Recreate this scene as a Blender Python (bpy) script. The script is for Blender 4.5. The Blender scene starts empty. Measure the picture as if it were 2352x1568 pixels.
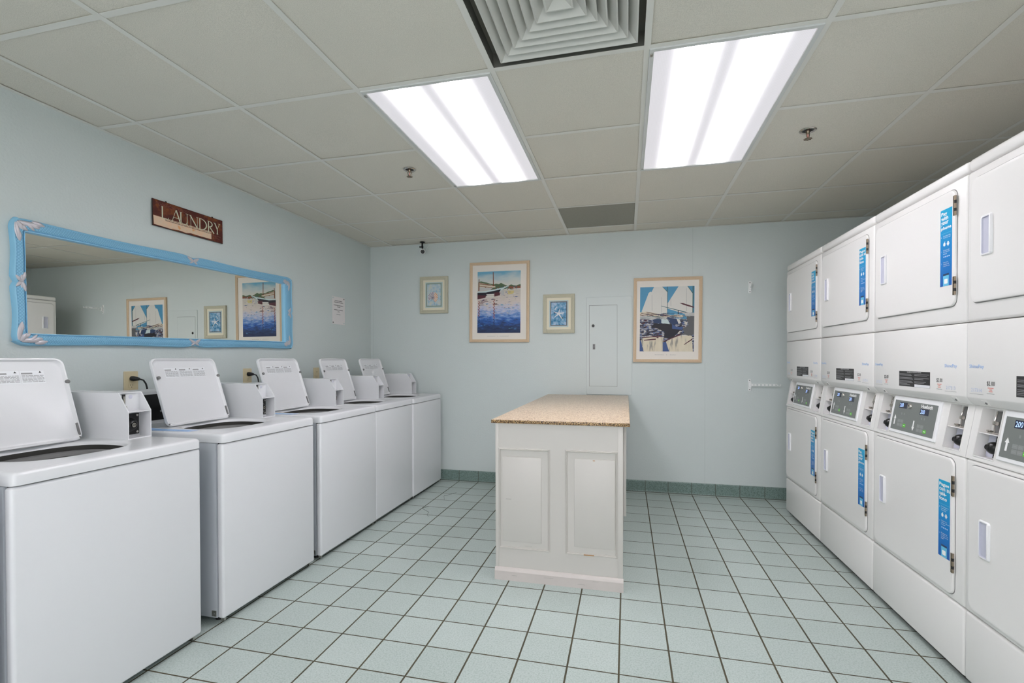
import bpy, bmesh, math, random
from mathutils import Vector, Matrix
random.seed(7)
PI = math.pi
SC = bpy.context.scene
COL = SC.collection

# ------------------------------------------------------------------ camera
F, PITCH, YAW, ROLL, SY = 1098.03, -0.01065, 0.23484, -0.00227, 52.37
CAM = Vector((2.61302, -4.54505, 1.21983))
cy_, sy_ = math.cos(YAW), math.sin(YAW)
r0 = Vector((cy_, sy_, 0)); f0 = Vector((-sy_, cy_, 0)); u0 = Vector((0, 0, 1))
fw = f0*math.cos(PITCH) + u0*math.sin(PITCH)
up = -f0*math.sin(PITCH) + u0*math.cos(PITCH)
rt = r0*math.cos(ROLL) + up*math.sin(ROLL)
up2 = -r0*math.sin(ROLL) + up*math.cos(ROLL)
cd = bpy.data.cameras.new('camera'); cam = bpy.data.objects.new('camera', cd); COL.objects.link(cam)
cam.matrix_world = Matrix(((rt.x, up2.x, -fw.x, CAM.x), (rt.y, up2.y, -fw.y, CAM.y), (rt.z, up2.z, -fw.z, CAM.z), (0, 0, 0, 1)))
cd.sensor_width = 36; cd.lens = F/2352*36; cd.shift_y = SY/2352; cd.clip_start = 0.05; cd.clip_end = 50
SC.camera = cam

# ------------------------------------------------------------------ world, exposure
w = bpy.data.worlds.new('world'); SC.world = w; w.use_nodes = True
w.node_tree.nodes['Background'].inputs[0].default_value = (0.8, 0.85, 0.9, 1)
w.node_tree.nodes['Background'].inputs[1].default_value = 0.2
SC.view_settings.view_transform = 'Standard'; SC.view_settings.look = 'None'
SC.view_settings.exposure = 0.08; SC.view_settings.gamma = 1.0; SC.view_settings.use_curve_mapping = False
SC.cycles.max_bounces = 14; SC.cycles.diffuse_bounces = 8; SC.cycles.glossy_bounces = 5
LENS_GAIN = 1.0       # strength of the fluorescent troffers
al = bpy.data.lights.new('added_room_fill', 'AREA'); al.shape = 'RECTANGLE'; al.size = 3.2; al.size_y = 1.7; al.energy = 46; al.color = (0.99, 0.965, 1.0)  # added unseen fill lamp at the front wall, brightens room and ceiling
alo = bpy.data.objects.new('added_room_fill', al); COL.objects.link(alo); alo.location = (2.35, -6.6, 1.3); alo.rotation_euler = (math.pi/2, 0, 0)


# ------------------------------------------------------------------ room numbers
H = 2.3936; RX = 4.85; FY = -6.65
G = 0.6096; GX = 0.2514; GY = -0.2228
T = 0.20019; FX0 = 2.78472; FY0 = -0.26049

# ------------------------------------------------------------------ materials
def lin(c):
    return tuple(((v/255)/12.92 if v/255 <= 0.04045 else ((v/255+0.055)/1.055)**2.4) for v in c) + (1,)
def mat(name, rgb, rough=0.5, metal=0.0, spec=0.5, bump=None, noise=None, emit=0, coat=0):
    m = bpy.data.materials.new(name); m.use_nodes = True
    nt = m.node_tree; b = nt.nodes['Principled BSDF']
    c = lin(rgb)
    b.inputs['Base Color'].default_value = c; b.inputs['Roughness'].default_value = rough
    b.inputs['Metallic'].default_value = metal; b.inputs['Specular IOR Level'].default_value = spec
    b.inputs['Coat Weight'].default_value = coat
    if emit:
        b.inputs['Emission Color'].default_value = c; b.inputs['Emission Strength'].default_value = emit
    tc = nt.nodes.new('ShaderNodeTexCoord')
    if noise:   # (scale, amount, detail)
        n = nt.nodes.new('ShaderNodeTexNoise'); n.inputs['Scale'].default_value = noise[0]; n.inputs['Detail'].default_value = noise[2] if len(noise) > 2 else 4
        nt.links.new(tc.outputs['Object'], n.inputs['Vector'])
        mx = nt.nodes.new('ShaderNodeMixRGB'); mx.inputs[1].default_value = tuple(v*(1-noise[1]) for v in c[:3])+(1,)
        mx.inputs[2].default_value = tuple(min(1, v*(1+noise[1])) for v in c[:3])+(1,)
        nt.links.new(n.outputs['Fac'], mx.inputs[0]); nt.links.new(mx.outputs[0], b.inputs['Base Color'])
    if bump:    # (scale, strength, distance)
        n = nt.nodes.new('ShaderNodeTexNoise'); n.inputs['Scale'].default_value = bump[0]; n.inputs['Detail'].default_value = 3
        nt.links.new(tc.outputs['Object'], n.inputs['Vector'])
        bp = nt.nodes.new('ShaderNodeBump'); bp.inputs['Strength'].default_value = bump[1]; bp.inputs['Distance'].default_value = bump[2]
        nt.links.new(n.outputs['Fac'], bp.inputs['Height']); nt.links.new(bp.outputs[0], b.inputs['Normal'])
    return m
class NT:
    """small node helper"""
    def __init__(s, m):
        s.m = m; s.t = m.node_tree; s.b = s.t.nodes['Principled BSDF']
        s.tc = s.t.nodes.new('ShaderNodeTexCoord')
    def n(s, typ, **kw):
        x = s.t.nodes.new(typ)
        for k, v in kw.items():
            if k == 'op': x.operation = v
            elif k.startswith('i'): x.inputs[int(k[1:])].default_value = v
            else: setattr(x, k, v)
        return x
    def l(s, a, b): s.t.links.new(a, b)
    def val(s, x, sock):
        if isinstance(x, (int, float)): sock.default_value = x
        else: s.l(x, sock)
    def math(s, op, a, b=None, c=None):
        x = s.n('ShaderNodeMath', op=op); s.val(a, x.inputs[0])
        if b is not None: s.val(b, x.inputs[1])
        if c is not None: s.val(c, x.inputs[2])
        return x.outputs[0]
    def xyz(s, kind='Object'):
        x = s.n('ShaderNodeSeparateXYZ'); s.l(s.tc.outputs[kind], x.inputs[0]); return x.outputs
    def noise(s, scale, detail=3, vec=None, rough=0.5):
        x = s.n('ShaderNodeTexNoise'); x.inputs['Scale'].default_value = scale; x.inputs['Detail'].default_value = detail; x.inputs['Roughness'].default_value = rough
        s.l(vec if vec else s.tc.outputs['Object'], x.inputs['Vector']); return x.outputs['Fac']
    def mix(s, fac, a, b, blend='MIX'):
        x = s.n('ShaderNodeMixRGB', blend_type=blend); s.val(fac, x.inputs[0])
        for v, sock in ((a, x.inputs[1]), (b, x.inputs[2])):
            if isinstance(v, tuple): sock.default_value = v
            else: s.l(v, sock)
        return x.outputs[0]
    def ramp(s, fac, stops, interp='LINEAR'):
        x = s.n('ShaderNodeValToRGB'); s.l(fac, x.inputs[0]); e = x.color_ramp.elements; x.color_ramp.interpolation = interp
        while len(e) < len(stops): e.new(0.5)
        for k, (p, c) in enumerate(stops): e[k].position = p; e[k].color = c
        return x.outputs[0]
    def bump(s, h, strength, dist):
        x = s.n('ShaderNodeBump'); x.inputs['Strength'].default_value = strength; x.inputs['Distance'].default_value = dist
        s.l(h, x.inputs['Height']); s.l(x.outputs[0], s.b.inputs['Normal'])
def pm(name, rough=0.5, spec=0.5, metal=0.0):
    m = mat(name, (128, 128, 128), rough, metal, spec); return NT(m)

M = {}
M['white'] = mat('appliance_white', (222, 223, 226), 0.22, bump=(260, 0.02, 0.001))
M['white_d'] = mat('dryer_white', (231, 229, 227), 0.25, bump=(260, 0.02, 0.001))
M['side_shade'] = mat('white_side_shaded', (196, 200, 206), 0.4)  # washer white made greyer: shade on the sides put into the colour
M['plastic'] = mat('white_plastic', (236, 236, 238), 0.3)
M['violet'] = mat('recess_lavender', (196, 197, 212), 0.4)
M['seam'] = mat('seam_grey', (92, 92, 92), 0.7)
M['gasket'] = mat('door_gap_grey', (120, 120, 120), 0.7)
M['dark'] = mat('void_dark', (24, 24, 24), 0.8)
M['black'] = mat('black_plastic', (16, 16, 17), 0.28)
M['blackm'] = mat('black_matt', (22, 22, 24), 0.55)
M['tubdark'] = mat('tub_rim_dark', (58, 58, 55), 0.5)
M['steel'] = mat('stainless', (170, 168, 162), 0.3, metal=1.0)
M['chrome'] = mat('chrome', (205, 200, 194), 0.15, metal=1.0)
M['grey_panel'] = mat('control_grey', (118, 122, 120), 0.45)
M['grey_key'] = mat('key_grey', (140, 143, 142), 0.5)
M['green'] = mat('key_green', (96, 196, 56), 0.4)
M['pwhite'] = mat('print_white', (240, 240, 240), 0.5)
M['pblack'] = mat('print_black', (45, 45, 46), 0.5)
M['pgrey'] = mat('print_grey', (150, 150, 152), 0.6)
M['pblue'] = mat('print_pale_blue', (128, 172, 222), 0.5)
M['plav'] = mat('print_lavender', (176, 188, 214), 0.5)
M['pred'] = mat('print_red', (226, 150, 142), 0.5)
M['plabel'] = mat('clear_label', (226, 228, 232), 0.3)
M['digit'] = mat('display_digit', (170, 200, 255), 0.5, emit=1.0)
M['disp'] = mat('display_dark', (38, 44, 66), 0.2)
M['brass'] = mat('aged_steel', (150, 135, 118), 0.3, metal=1.0)
M['beige'] = mat('outlet_beige', (205, 192, 158), 0.4)
M['silver'] = mat('silver_leaf_paint', (196, 192, 198), 0.4, metal=0.35, bump=(60, 0.3, 0.002))
M['mirror'] = mat('mirror_glass', (240, 242, 238), 0.0, metal=1.0)
M['isl'] = mat('painted_wood_white', (202, 198, 193), 0.42, bump=(35, 0.08, 0.003))
M['isl_b'] = mat('painted_base_worn', (204, 196, 192), 0.5, noise=(14, 0.06), bump=(30, 0.1, 0.003))
M['bare'] = mat('bare_wood_chip', (172, 132, 92), 0.7)
M['scuff'] = mat('scuff_grey', (160, 156, 152), 0.7)
M['tee'] = mat('ceiling_tee', (222, 221, 215), 0.5)
M['vent'] = mat('diffuser_grey', (206, 206, 200), 0.5)
M['duct'] = mat('duct_grey', (112, 112, 104), 0.7, noise=(9, 0.2))
M['ret'] = mat('return_filter_grey', (148, 147, 137), 0.8, bump=(420, 0.4, 0.002), noise=(60, 0.08))
M['lamp_frame'] = mat('troffer_frame', (206, 208, 206), 0.4)
M['paper'] = mat('paper', (226, 222, 222), 0.7)
M['matte_w'] = mat('picture_paper', (228, 222, 214), 0.7)
M['cream'] = mat('cream_mat', (225, 219, 197), 0.7)
M['aqua_mat'] = mat('aqua_mat', (186, 203, 204), 0.7)
M['panelp'] = mat('panel_paint', (200, 208, 207), 0.4)
M['rack'] = mat('rack_white', (236, 238, 238), 0.35)
M['hair'] = mat('dark_hair', (60, 66, 62), 0.6)
M['rust_edge'] = mat('sign_edge', (48, 32, 28), 0.7)
M['ltr'] = mat('sign_letter_cream', (208, 210, 184), 0.7)
M['ltr2'] = mat('sign_script_mauve', (140, 88, 84), 0.8)

# wall paint
def wall_mat(name, seams):
    q = pm(name, 0.55, 0.35); x, y, z = q.xyz()
    base = q.mix(q.noise(1.3, 3), lin((200, 209, 208)), lin((206, 213, 212)))
    for sx, z0, z1 in seams:
        d = q.math('ABSOLUTE', q.math('SUBTRACT', x, sx))
        on = q.math('LESS_THAN', d, 0.0012)
        zz = q.math('MULTIPLY', q.math('GREATER_THAN', z, z0), q.math('LESS_THAN', z, z1))
        base = q.mix(q.math('MULTIPLY', q.math('MULTIPLY', on, zz), 0.3), base, lin((120, 140, 138)))
    q.l(base, q.b.inputs['Base Color']); q.bump(q.noise(85, 3), 0.28, 0.004); return q.m
M['wall'] = wall_mat('aqua_wall_paint', [])
M['wallb'] = wall_mat('aqua_wall_paint_back', [(3.19, 1.97, 2.39), (3.295, 0.1, 1.19), (0.03, 0.9, 1.8)])
# ceiling tile
q = pm('ceiling_tile', 0.85, 0.2)
n1 = q.noise(380, 2); n2 = q.noise(2.2, 2)
c = q.mix(q.ramp(n1, [(0.35, (0, 0, 0, 1)), (0.62, (1, 1, 1, 1))]), lin((206, 203, 193)), lin((226, 222, 212)))
c = q.mix(0.25, c, q.mix(n2, lin((204, 199, 186)), lin((228, 222, 209))))
q.l(c, q.b.inputs['Base Color']); q.bump(n1, 0.5, 0.002); M['tile_c'] = q.m
# floor
q = pm('floor_tile', 0.35, 0.45); x, y, z = q.xyz()
u = q.math('DIVIDE', q.math('SUBTRACT', x, FX0), T); v = q.math('DIVIDE', q.math('SUBTRACT', y, FY0), T)
du = q.math('ABSOLUTE', q.math('SUBTRACT', u, q.math('ROUND', u))); dv = q.math('ABSOLUTE', q.math('SUBTRACT', v, q.math('ROUND', v)))
gu = q.math('LESS_THAN', du, 0.0185); gv = q.math('LESS_THAN', dv, 0.0155); gr = q.math('MAXIMUM', gu, gv)
cmb = q.n('ShaderNodeCombineXYZ'); q.l(q.math('FLOOR', u), cmb.inputs[0]); q.l(q.math('FLOOR', v), cmb.inputs[1])
wn = q.n('ShaderNodeTexWhiteNoise'); q.l(cmb.outputs[0], wn.inputs[0])
n1 = q.noise(150, 3); n2 = q.noise(11, 3)
c = q.mix(q.ramp(n1, [(0.36, (0, 0, 0, 1)), (0.56, (1, 1, 1, 1))]), lin((161, 174, 169)), lin((189, 199, 196)))
c = q.mix(0.28, c, q.mix(wn.outputs[0], lin((159, 172, 167)), lin((193, 203, 200))))
c = q.mix(q.math('MULTIPLY', n2, 0.25), c, lin((152, 168, 160)))
gc = q.mix(q.noise(6, 3), lin((58, 56, 46)), lin((88, 82, 60)))
c = q.mix(gr, c, gc); q.l(c, q.b.inputs['Base Color'])
q.l(q.math('ADD', q.math('MULTIPLY', gr, 0.45), 0.38), q.b.inputs['Roughness'])
q.bump(q.math('ADD', q.math('MULTIPLY', gr, -1.0), q.math('MULTIPLY', n1, 0.08)), 0.5, 0.003); M['floor'] = q.m
# baseboard tile
q = pm('base_tile', 0.4, 0.4); x, y, z = q.xyz()
u = q.math('DIVIDE', q.math('SUBTRACT', x, FX0-0.003), T)
du = q.math('ABSOLUTE', q.math('SUBTRACT', u, q.math('ROUND', u))); gr = q.math('MAXIMUM', q.math('LESS_THAN', du, 0.014), q.math('LESS_THAN', z, 0.006))
n1 = q.noise(170, 3)
c = q.mix(q.ramp(n1, [(0.38, (0, 0, 0, 1)), (0.55, (1, 1, 1, 1))]), lin((92, 112, 106)), lin((124, 144, 139)))
c = q.mix(gr, c, lin((84, 90, 82))); q.l(c, q.b.inputs['Base Color']); M['base'] = q.m
# granite laminate
def granite(name, stops, sc):
    q = pm(name, 0.3, 0.5)
    vo = q.n('ShaderNodeTexVoronoi'); vo.inputs['Scale'].default_value = sc; q.l(q.tc.outputs['Object'], vo.inputs['Vector'])
    s = q.n('ShaderNodeSeparateXYZ'); q.l(vo.outputs['Color'], s.inputs[0])
    f = q.math('ADD', q.math('MULTIPLY', s.outputs[0], 0.55), q.math('MULTIPLY', q.noise(sc*0.6, 4), 0.45))
    q.l(q.ramp(f, stops), q.b.inputs['Base Color']); return q.m
M['granite'] = granite('speckled_counter', [(0.2, lin((120, 88, 66))), (0.34, lin((186, 160, 134))), (0.5, lin((206, 186, 160))), (0.8, lin((226, 210, 188)))], 210)
M['granite_e'] = granite('speckled_counter_edge', [(0.25, lin((44, 30, 20))), (0.42, lin((96, 68, 40))), (0.55, lin((160, 126, 84))), (0.8, lin((198, 170, 124)))], 270)
# blue carved frame
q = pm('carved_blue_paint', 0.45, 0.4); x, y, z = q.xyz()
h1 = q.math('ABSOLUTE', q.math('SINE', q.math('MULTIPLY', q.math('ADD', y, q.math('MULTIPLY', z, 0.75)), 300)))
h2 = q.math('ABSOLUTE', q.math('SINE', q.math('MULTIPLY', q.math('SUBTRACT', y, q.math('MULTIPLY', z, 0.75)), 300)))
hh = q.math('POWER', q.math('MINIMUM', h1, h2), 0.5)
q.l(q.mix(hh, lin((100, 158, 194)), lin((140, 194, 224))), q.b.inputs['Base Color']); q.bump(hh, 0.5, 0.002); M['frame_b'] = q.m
M['frame_s'] = mat('smooth_blue_paint', (140, 196, 226), 0.42, bump=(40, 0.1, 0.002))
# woods
def wood(name, a, b):
    q = pm(name, 0.5, 0.35)
    mp = q.n('ShaderNodeMapping'); mp.inputs['Scale'].default_value = (60, 60, 60); q.l(q.tc.outputs['Object'], mp.inputs[0])
    n = q.noise(3, 6, mp.outputs[0], 0.7)
    q.l(q.mix(n, lin(a), lin(b)), q.b.inputs['Base Color']); q.bump(n, 0.2, 0.001); return q.m
M['wood'] = wood('limed_oak', (188, 162, 132), (226, 204, 176))
M['driftw'] = wood('grey_green_wood', (168, 166, 144), (208, 204, 184))
# sticker gradient
q = pm('sticker_blue', 0.35, 0.4); g = q.n('ShaderNodeSeparateXYZ'); q.l(q.tc.outputs['Generated'], g.inputs[0])
q.l(q.ramp(g.outputs[2], [(0.0, lin((12, 92, 176))), (0.45, lin((14, 128, 202))), (1.0, lin((28, 168, 212)))]), q.b.inputs['Base Color']); M['sticker'] = q.m
M['phone'] = mat('sticker_phone', (104, 190, 226), 0.4)
M['sky_stk'] = mat('blue_instruction_print', (92, 168, 226), 0.35)
M['sky_stk2'] = mat('pale_blue_print', (176, 200, 236), 0.35)
# sign rust
q = pm('sign_rust', 0.6, 0.3); n1 = q.noise(22, 5); n2 = q.noise(70, 4)
q.l(q.mix(n2, q.ramp(n1, [(0.35, lin((70, 34, 28))), (0.52, lin((92, 42, 32))), (0.62, lin((150, 84, 40))), (0.75, lin((118, 56, 34)))]), lin((86, 40, 32))), q.b.inputs['Base Color']); M['rust'] = q.m
q = pm('sign_band', 0.6, 0.3); n1 = q.noise(30, 5)
q.l(q.ramp(n1, [(0.35, lin((226, 190, 160))), (0.55, lin((220, 196, 172))), (0.68, lin((222, 160, 110)))]), q.b.inputs['Base Color']); M['band'] = q.m
# harbour water (printed)
q = pm('print_water', 0.5, 0.3); g = q.n('ShaderNodeSeparateXYZ'); q.l(q.tc.outputs['Generated'], g.inputs[0])
mp = q.n('ShaderNodeMapping'); mp.inputs['Scale'].default_value = (14, 1, 52); q.l(q.tc.outputs['Object'], mp.inputs[0])
n1 = q.noise(1.0, 5, mp.outputs[0], 0.6)
f = q.math('ADD', g.outputs[2], q.math('MULTIPLY', q.math('SUBTRACT', n1, 0.5), 0.62))
q.l(q.ramp(f, [(0.02, lin((40, 52, 84))), (0.16, lin((46, 66, 108))), (0.30, lin((54, 100, 176))), (0.42, lin((120, 152, 204))), (0.54, lin((184, 190, 214))), (0.7, lin((212, 200, 194))), (1.0, lin((196, 190, 180)))]), q.b.inputs['Base Color']); M['water'] = q.m
q = pm('print_sky', 0.5, 0.3); g = q.n('ShaderNodeSeparateXYZ'); q.l(q.tc.outputs['Generated'], g.inputs[0])
mp = q.n('ShaderNodeMapping'); mp.inputs['Scale'].default_value = (5, 1, 16); q.l(q.tc.outputs['Object'], mp.inputs[0])
f = q.math('ADD', g.outputs[2], q.math('MULTIPLY', q.math('SUBTRACT', q.noise(1, 4, mp.outputs[0]), 0.5), 0.9))
q.l(q.ramp(f, [(0.3, lin((206, 205, 196))), (0.6, lin((188, 200, 200))), (0.95, lin((110, 168, 196)))]), q.b.inputs['Base Color']); M['psky'] = q.m
q = pm('print_blue_wash', 0.5, 0.3); n1 = q.noise(34, 4)
q.l(q.ramp(n1, [(0.35, lin((52, 118, 160))), (0.5, lin((110, 158, 192))), (0.65, lin((170, 192, 214)))]), q.b.inputs['Base Color']); M['wash'] = q.m
q = pm('print_pale_wash', 0.5, 0.3); n1 = q.noise(40, 4)
q.l(q.ramp(n1, [(0.35, lin((150, 182, 202))), (0.5, lin((186, 202, 208))), (0.68, lin((204, 206, 196)))]), q.b.inputs['Base Color']); M['wash2'] = q.m
q = pm('print_sail_refl', 0.5, 0.3); mp = q.n('ShaderNodeMapping'); mp.inputs['Scale'].default_value = (30, 1, 6); q.l(q.tc.outputs['Object'], mp.inputs[0]); n1 = q.noise(1, 4, mp.outputs[0])
q.l(q.ramp(n1, [(0.35, lin((150, 146, 138))), (0.45, lin((214, 204, 182))), (0.7, lin((222, 212, 190)))]), q.b.inputs['Base Color']); M['refl'] = q.m
q = pm('print_dark_water', 0.5, 0.3); mp = q.n('ShaderNodeMapping'); mp.inputs['Scale'].default_value = (22, 1, 70); q.l(q.tc.outputs['Object'], mp.inputs[0]); n1 = q.noise(1, 5, mp.outputs[0], 0.65)
q.l(q.ramp(n1, [(0.36, lin((44, 40, 44))), (0.47, lin((72, 66, 74))), (0.52, lin((96, 116, 156))), (0.58, lin((206, 198, 184))), (0.66, lin((220, 216, 206)))]), q.b.inputs['Base Color']); M['dwater'] = q.m
PC = {'p_sail': (214, 212, 206), 'p_mast': (120, 66, 44), 'p_hull': (44, 44, 52), 'p_maroon': (86, 48, 56), 'p_hills': (84, 104, 76), 'p_brick': (132, 84, 66),
      'p_deck': (196, 212, 214), 'p_blue': (84, 148, 184), 'p_navy': (52, 68, 100), 'p_shade': (186, 186, 184), 'p_ylw': (206, 190, 130), 'p_grey': (98, 98, 100),
      'p_red': (150, 78, 60), 'p_blue2': (70, 92, 140), 'p_star': (224, 222, 222), 'p_teal': (66, 104, 108), 'p_orange': (222, 160, 110), 'p_mauve': (134, 122, 142), 'p_cream': (208, 198, 176), 'p_sage': (142, 160, 150)}
for k, v in PC.items(): M[k] = mat('print_'+k[2:], v, 0.5, spec=0.3)
# troffer lens: the tubes show through the prismatic acrylic as bands
def lens_mat(name, w, lo, hi, tubes, sig):
    m = bpy.data.materials.new(name); m.use_nodes = True; nt = m.node_tree
    q = NT(m); x, y, z = q.xyz()
    tot = lo
    for t0 in tubes:
        d = q.math('DIVIDE', q.math('SUBTRACT', x, t0), sig)
        g = q.math('POWER', 2.718, q.math('MULTIPLY', q.math('MULTIPLY', d, d), -1))
        tot = q.math('ADD', tot, q.math('MULTIPLY', g, hi))
    px = q.math('SINE', q.math('MULTIPLY', q.math('ADD', x, y), 520)); py = q.math('SINE', q.math('MULTIPLY', q.math('SUBTRACT', x, y), 520))
    tot = q.math('MULTIPLY', tot, q.math('ADD', 1.0, q.math('MULTIPLY', q.math('MULTIPLY', px, py), 0.06)))
    q.b.inputs['Base Color'].default_value = (0.3, 0.3, 0.31, 1); q.b.inputs['Roughness'].default_value = 0.3
    q.b.inputs['Emission Color'].default_value = (0.975, 0.945, 1.0, 1)
    q.l(q.math('MULTIPLY', tot, LENS_GAIN), q.b.inputs['Emission Strength']); return m
M['lens'] = lens_mat('prismatic_lens', 0.58, 0.55, 31.0, (-0.115, 0.115), 0.041)

# ------------------------------------------------------------------ mesh builder
TXT = {}
def text_geo(s):
    if s not in TXT:
        c = bpy.data.curves.new('t', 'FONT'); c.body = s; c.resolution_u = 2; c.align_x = 'LEFT'; c.space_line = 0.9
        o = bpy.data.objects.new('t', c); COL.objects.link(o)
        dg = bpy.context.evaluated_depsgraph_get(); e = o.evaluated_get(dg); me = e.to_mesh()
        vs = [v.co.copy() for v in me.vertices]; fs = [tuple(p.vertices) for p in me.polygons]
        e.to_mesh_clear(); bpy.data.objects.remove(o); bpy.data.curves.remove(c)
        x0 = min(v.x for v in vs); x1 = max(v.x for v in vs); y0 = min(v.y for v in vs); y1 = max(v.y for v in vs)
        TXT[s] = ([((v.x-x0)/(x1-x0), (v.y-y0)/(y1-y0)) for v in vs], fs)
    return TXT[s]
class Fr:
    """a frame on a surface: origin, across, up, outward"""
    def __init__(s, o, u, v, n=None):
        s.o = Vector(o); s.u = Vector(u).normalized(); s.v = Vector(v).normalized()
        s.n = Vector(n).normalized() if n else s.u.cross(s.v)
    def __call__(s, a, b, c=0.0): return s.o + s.u*a + s.v*b + s.n*c
class MB:
    def __init__(s): s.bm = bmesh.new(); s.ms = []
    def mi(s, m):
        if m not in s.ms: s.ms.append(m)
        return s.ms.index(m)
    def faces(s, vs, fs, m, smooth=False):
        bv = [s.bm.verts.new(v) for v in vs]; k = s.mi(m)
        for f in fs:
            try:
                x = s.bm.faces.new([bv[i] for i in f]); x.material_index = k; x.smooth = smooth
            except ValueError: pass
        return s
    def box(s, lo, hi, m, bev=0, seg=2):
        lo = Vector(lo); hi = Vector(hi); t = bmesh.new(); bmesh.ops.create_cube(t, size=1)
        for v in t.verts: v.co = Vector(((lo.x+hi.x)/2+v.co.x*(hi.x-lo.x), (lo.y+hi.y)/2+v.co.y*(hi.y-lo.y), (lo.z+hi.z)/2+v.co.z*(hi.z-lo.z)))
        if bev: bmesh.ops.bevel(t, geom=t.edges[:], offset=bev, segments=seg, profile=0.5, affect='EDGES')
        s.merge(t, m, bool(bev)); return s
    def merge(s, t, m, smooth=False, xf=None):
        t.verts.ensure_lookup_table(); t.verts.index_update()
        s.faces([(xf @ v.co if xf else v.co) for v in t.verts], [tuple(v.index for v in f.verts) for f in t.faces], m, smooth); t.free()
    def fbox(s, fr, a0, a1, b0, b1, c0, c1, m, bev=0, seg=2):
        t = bmesh.new(); bmesh.ops.create_cube(t, size=1)
        for v in t.verts: v.co = Vector(((a0+a1)/2+v.co.x*(a1-a0), (b0+b1)/2+v.co.y*(b1-b0), (c0+c1)/2+v.co.z*(c1-c0)))
        if bev: bmesh.ops.bevel(t, geom=t.edges[:], offset=bev, segments=seg, profile=0.5, affect='EDGES')
        for v in t.verts: v.co = fr(*v.co)
        s.merge(t, m, bool(bev)); return s
    def poly(s, fr, pts, c, m, th=0):
        if th: return s.prism(fr, pts, c-th, c, m)
        s.faces([fr(a, b, c) for a, b in pts], [tuple(range(len(pts)))], m); return s
    def prism(s, fr, pts, c0, c1, m, bev=0, smooth=False):
        n = len(pts); vs = [fr(a, b, c0) for a, b in pts]
        fs = [tuple(range(n))[::-1]]
        if bev:
            cx = sum(p[0] for p in pts)/n; cy = sum(p[1] for p in pts)/n
            vs += [fr(a, b, c1-bev) for a, b in pts]
            vs += [fr(a+(cx-a)/max(1e-6, abs(cx-a))*bev*min(1, abs(cx-a)/bev), b+(cy-b)/max(1e-6, abs(cy-b))*bev*min(1, abs(cy-b)/bev), c1) for a, b in pts]
            L = 3
        else: vs += [fr(a, b, c1) for a, b in pts]; L = 2
        for l in range(L-1):
            for i in range(n): j = (i+1) % n; fs.append((l*n+i, l*n+j, (l+1)*n+j, (l+1)*n+i))
        fs.append(tuple((L-1)*n+i for i in range(n))); s.faces(vs, fs, m, smooth); return s
    def loft(s, loops, m, closed=True, cap0=False, cap1=False, smooth=True):
        n = len(loops[0]); vs = [p for l in loops for p in l]; fs = []
        for k in range(len(loops)-1):
            for i in range(n if closed else n-1): j = (i+1) % n; fs.append((k*n+i, k*n+j, (k+1)*n+j, (k+1)*n+i))
        if cap0: fs.append(tuple(range(n))[::-1])
        if cap1: fs.append(tuple((len(loops)-1)*n+i for i in range(n)))
        s.faces(vs, fs, m, smooth); return s
    def tube(s, pts, r, m, n=10, caps=True):
        pts = [Vector(p) for p in pts]; loops = []
        rr = r if isinstance(r, (list, tuple)) else [r]*len(pts); pu = None
        for i, p in enumerate(pts):
            d = (pts[min(i+1, len(pts)-1)]-pts[max(i-1, 0)]).normalized()
            if pu is None: a = Vector((0, 0, 1)) if abs(d.z) < 0.9 else Vector((1, 0, 0)); pu = d.cross(a).normalized()
            u = (pu-d*pu.dot(d)).normalized(); v = d.cross(u); pu = u
            loops.append([p+(u*math.cos(2*PI*k/n)+v*math.sin(2*PI*k/n))*rr[i] for k in range(n)])
        return s.loft(loops, m, True, caps, caps)
    def lathe(s, fr, prof, m, n=24, cap0=True, cap1=True):
        return s.loft([[fr(r*math.cos(2*PI*k/n), r*math.sin(2*PI*k/n), c) for k in range(n)] for r, c in prof], m, True, cap0, cap1)
    def ball(s, c, r, m, sc=(1, 1, 1), seg=16):
        t = bmesh.new(); bmesh.ops.create_uvsphere(t, u_segments=seg, v_segments=seg//2+2, radius=r)
        for v in t.verts: v.co = Vector(c)+Vector((v.co.x*sc[0], v.co.y*sc[1], v.co.z*sc[2]))
        s.merge(t, m, True); return s
    def bold(s, fr, st, a, b, w_, h_, c, m, d=0.0006):
        for k, (da, db) in enumerate(((-d, 0), (d, 0), (0, d), (0, -d), (0, 0))): s.text(fr, st, a+da, b+db, w_, h_, c+0.00001*k, m)
        return s
    def text(s, fr, st, a, b, w_, h_, c, m):
        uv, fs = text_geo(st); s.faces([fr(a+x*w_, b+y*h_, c) for x, y in uv], fs, m); return s
    def build(s, name, parent=None, loc=None):
        bmesh.ops.recalc_face_normals(s.bm, faces=s.bm.faces[:])
        me = bpy.data.meshes.new(name); s.bm.to_mesh(me); s.bm.free()
        for m in s.ms: me.materials.append(M[m])
        if any(p.use_smooth for p in me.polygons):
            try: me.set_sharp_from_angle(angle=math.radians(38))
            except Exception: pass
        o = bpy.data.objects.new(name, me); COL.objects.link(o)
        if parent: o.parent = parent
        if loc: o.location = loc
        return o
def rrect(a0, a1, b0, b1, r, n=5):
    out = []
    for cx, cy, t0 in ((a1-r, b1-r, 0), (a0+r, b1-r, 90), (a0+r, b0+r, 180), (a1-r, b0+r, 270)):
        for k in range(n+1):
            t = math.radians(t0+90*k/n); out.append((cx+r*math.cos(t), cy+r*math.sin(t)))
    return out
def thing(name, label, cat, loc=(0, 0, 0), group=None, rot=None):
    o = bpy.data.objects.new(name, None); COL.objects.link(o); o.location = loc; o.empty_display_size = 0.1
    if rot: o.rotation_euler = rot
    o['label'] = label; o['category'] = cat
    if group: o['group'] = group
    return o
def tag(o, label, cat, group=None):
    o['label'] = label; o['category'] = cat
    if group: o['group'] = group
    return o
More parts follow.
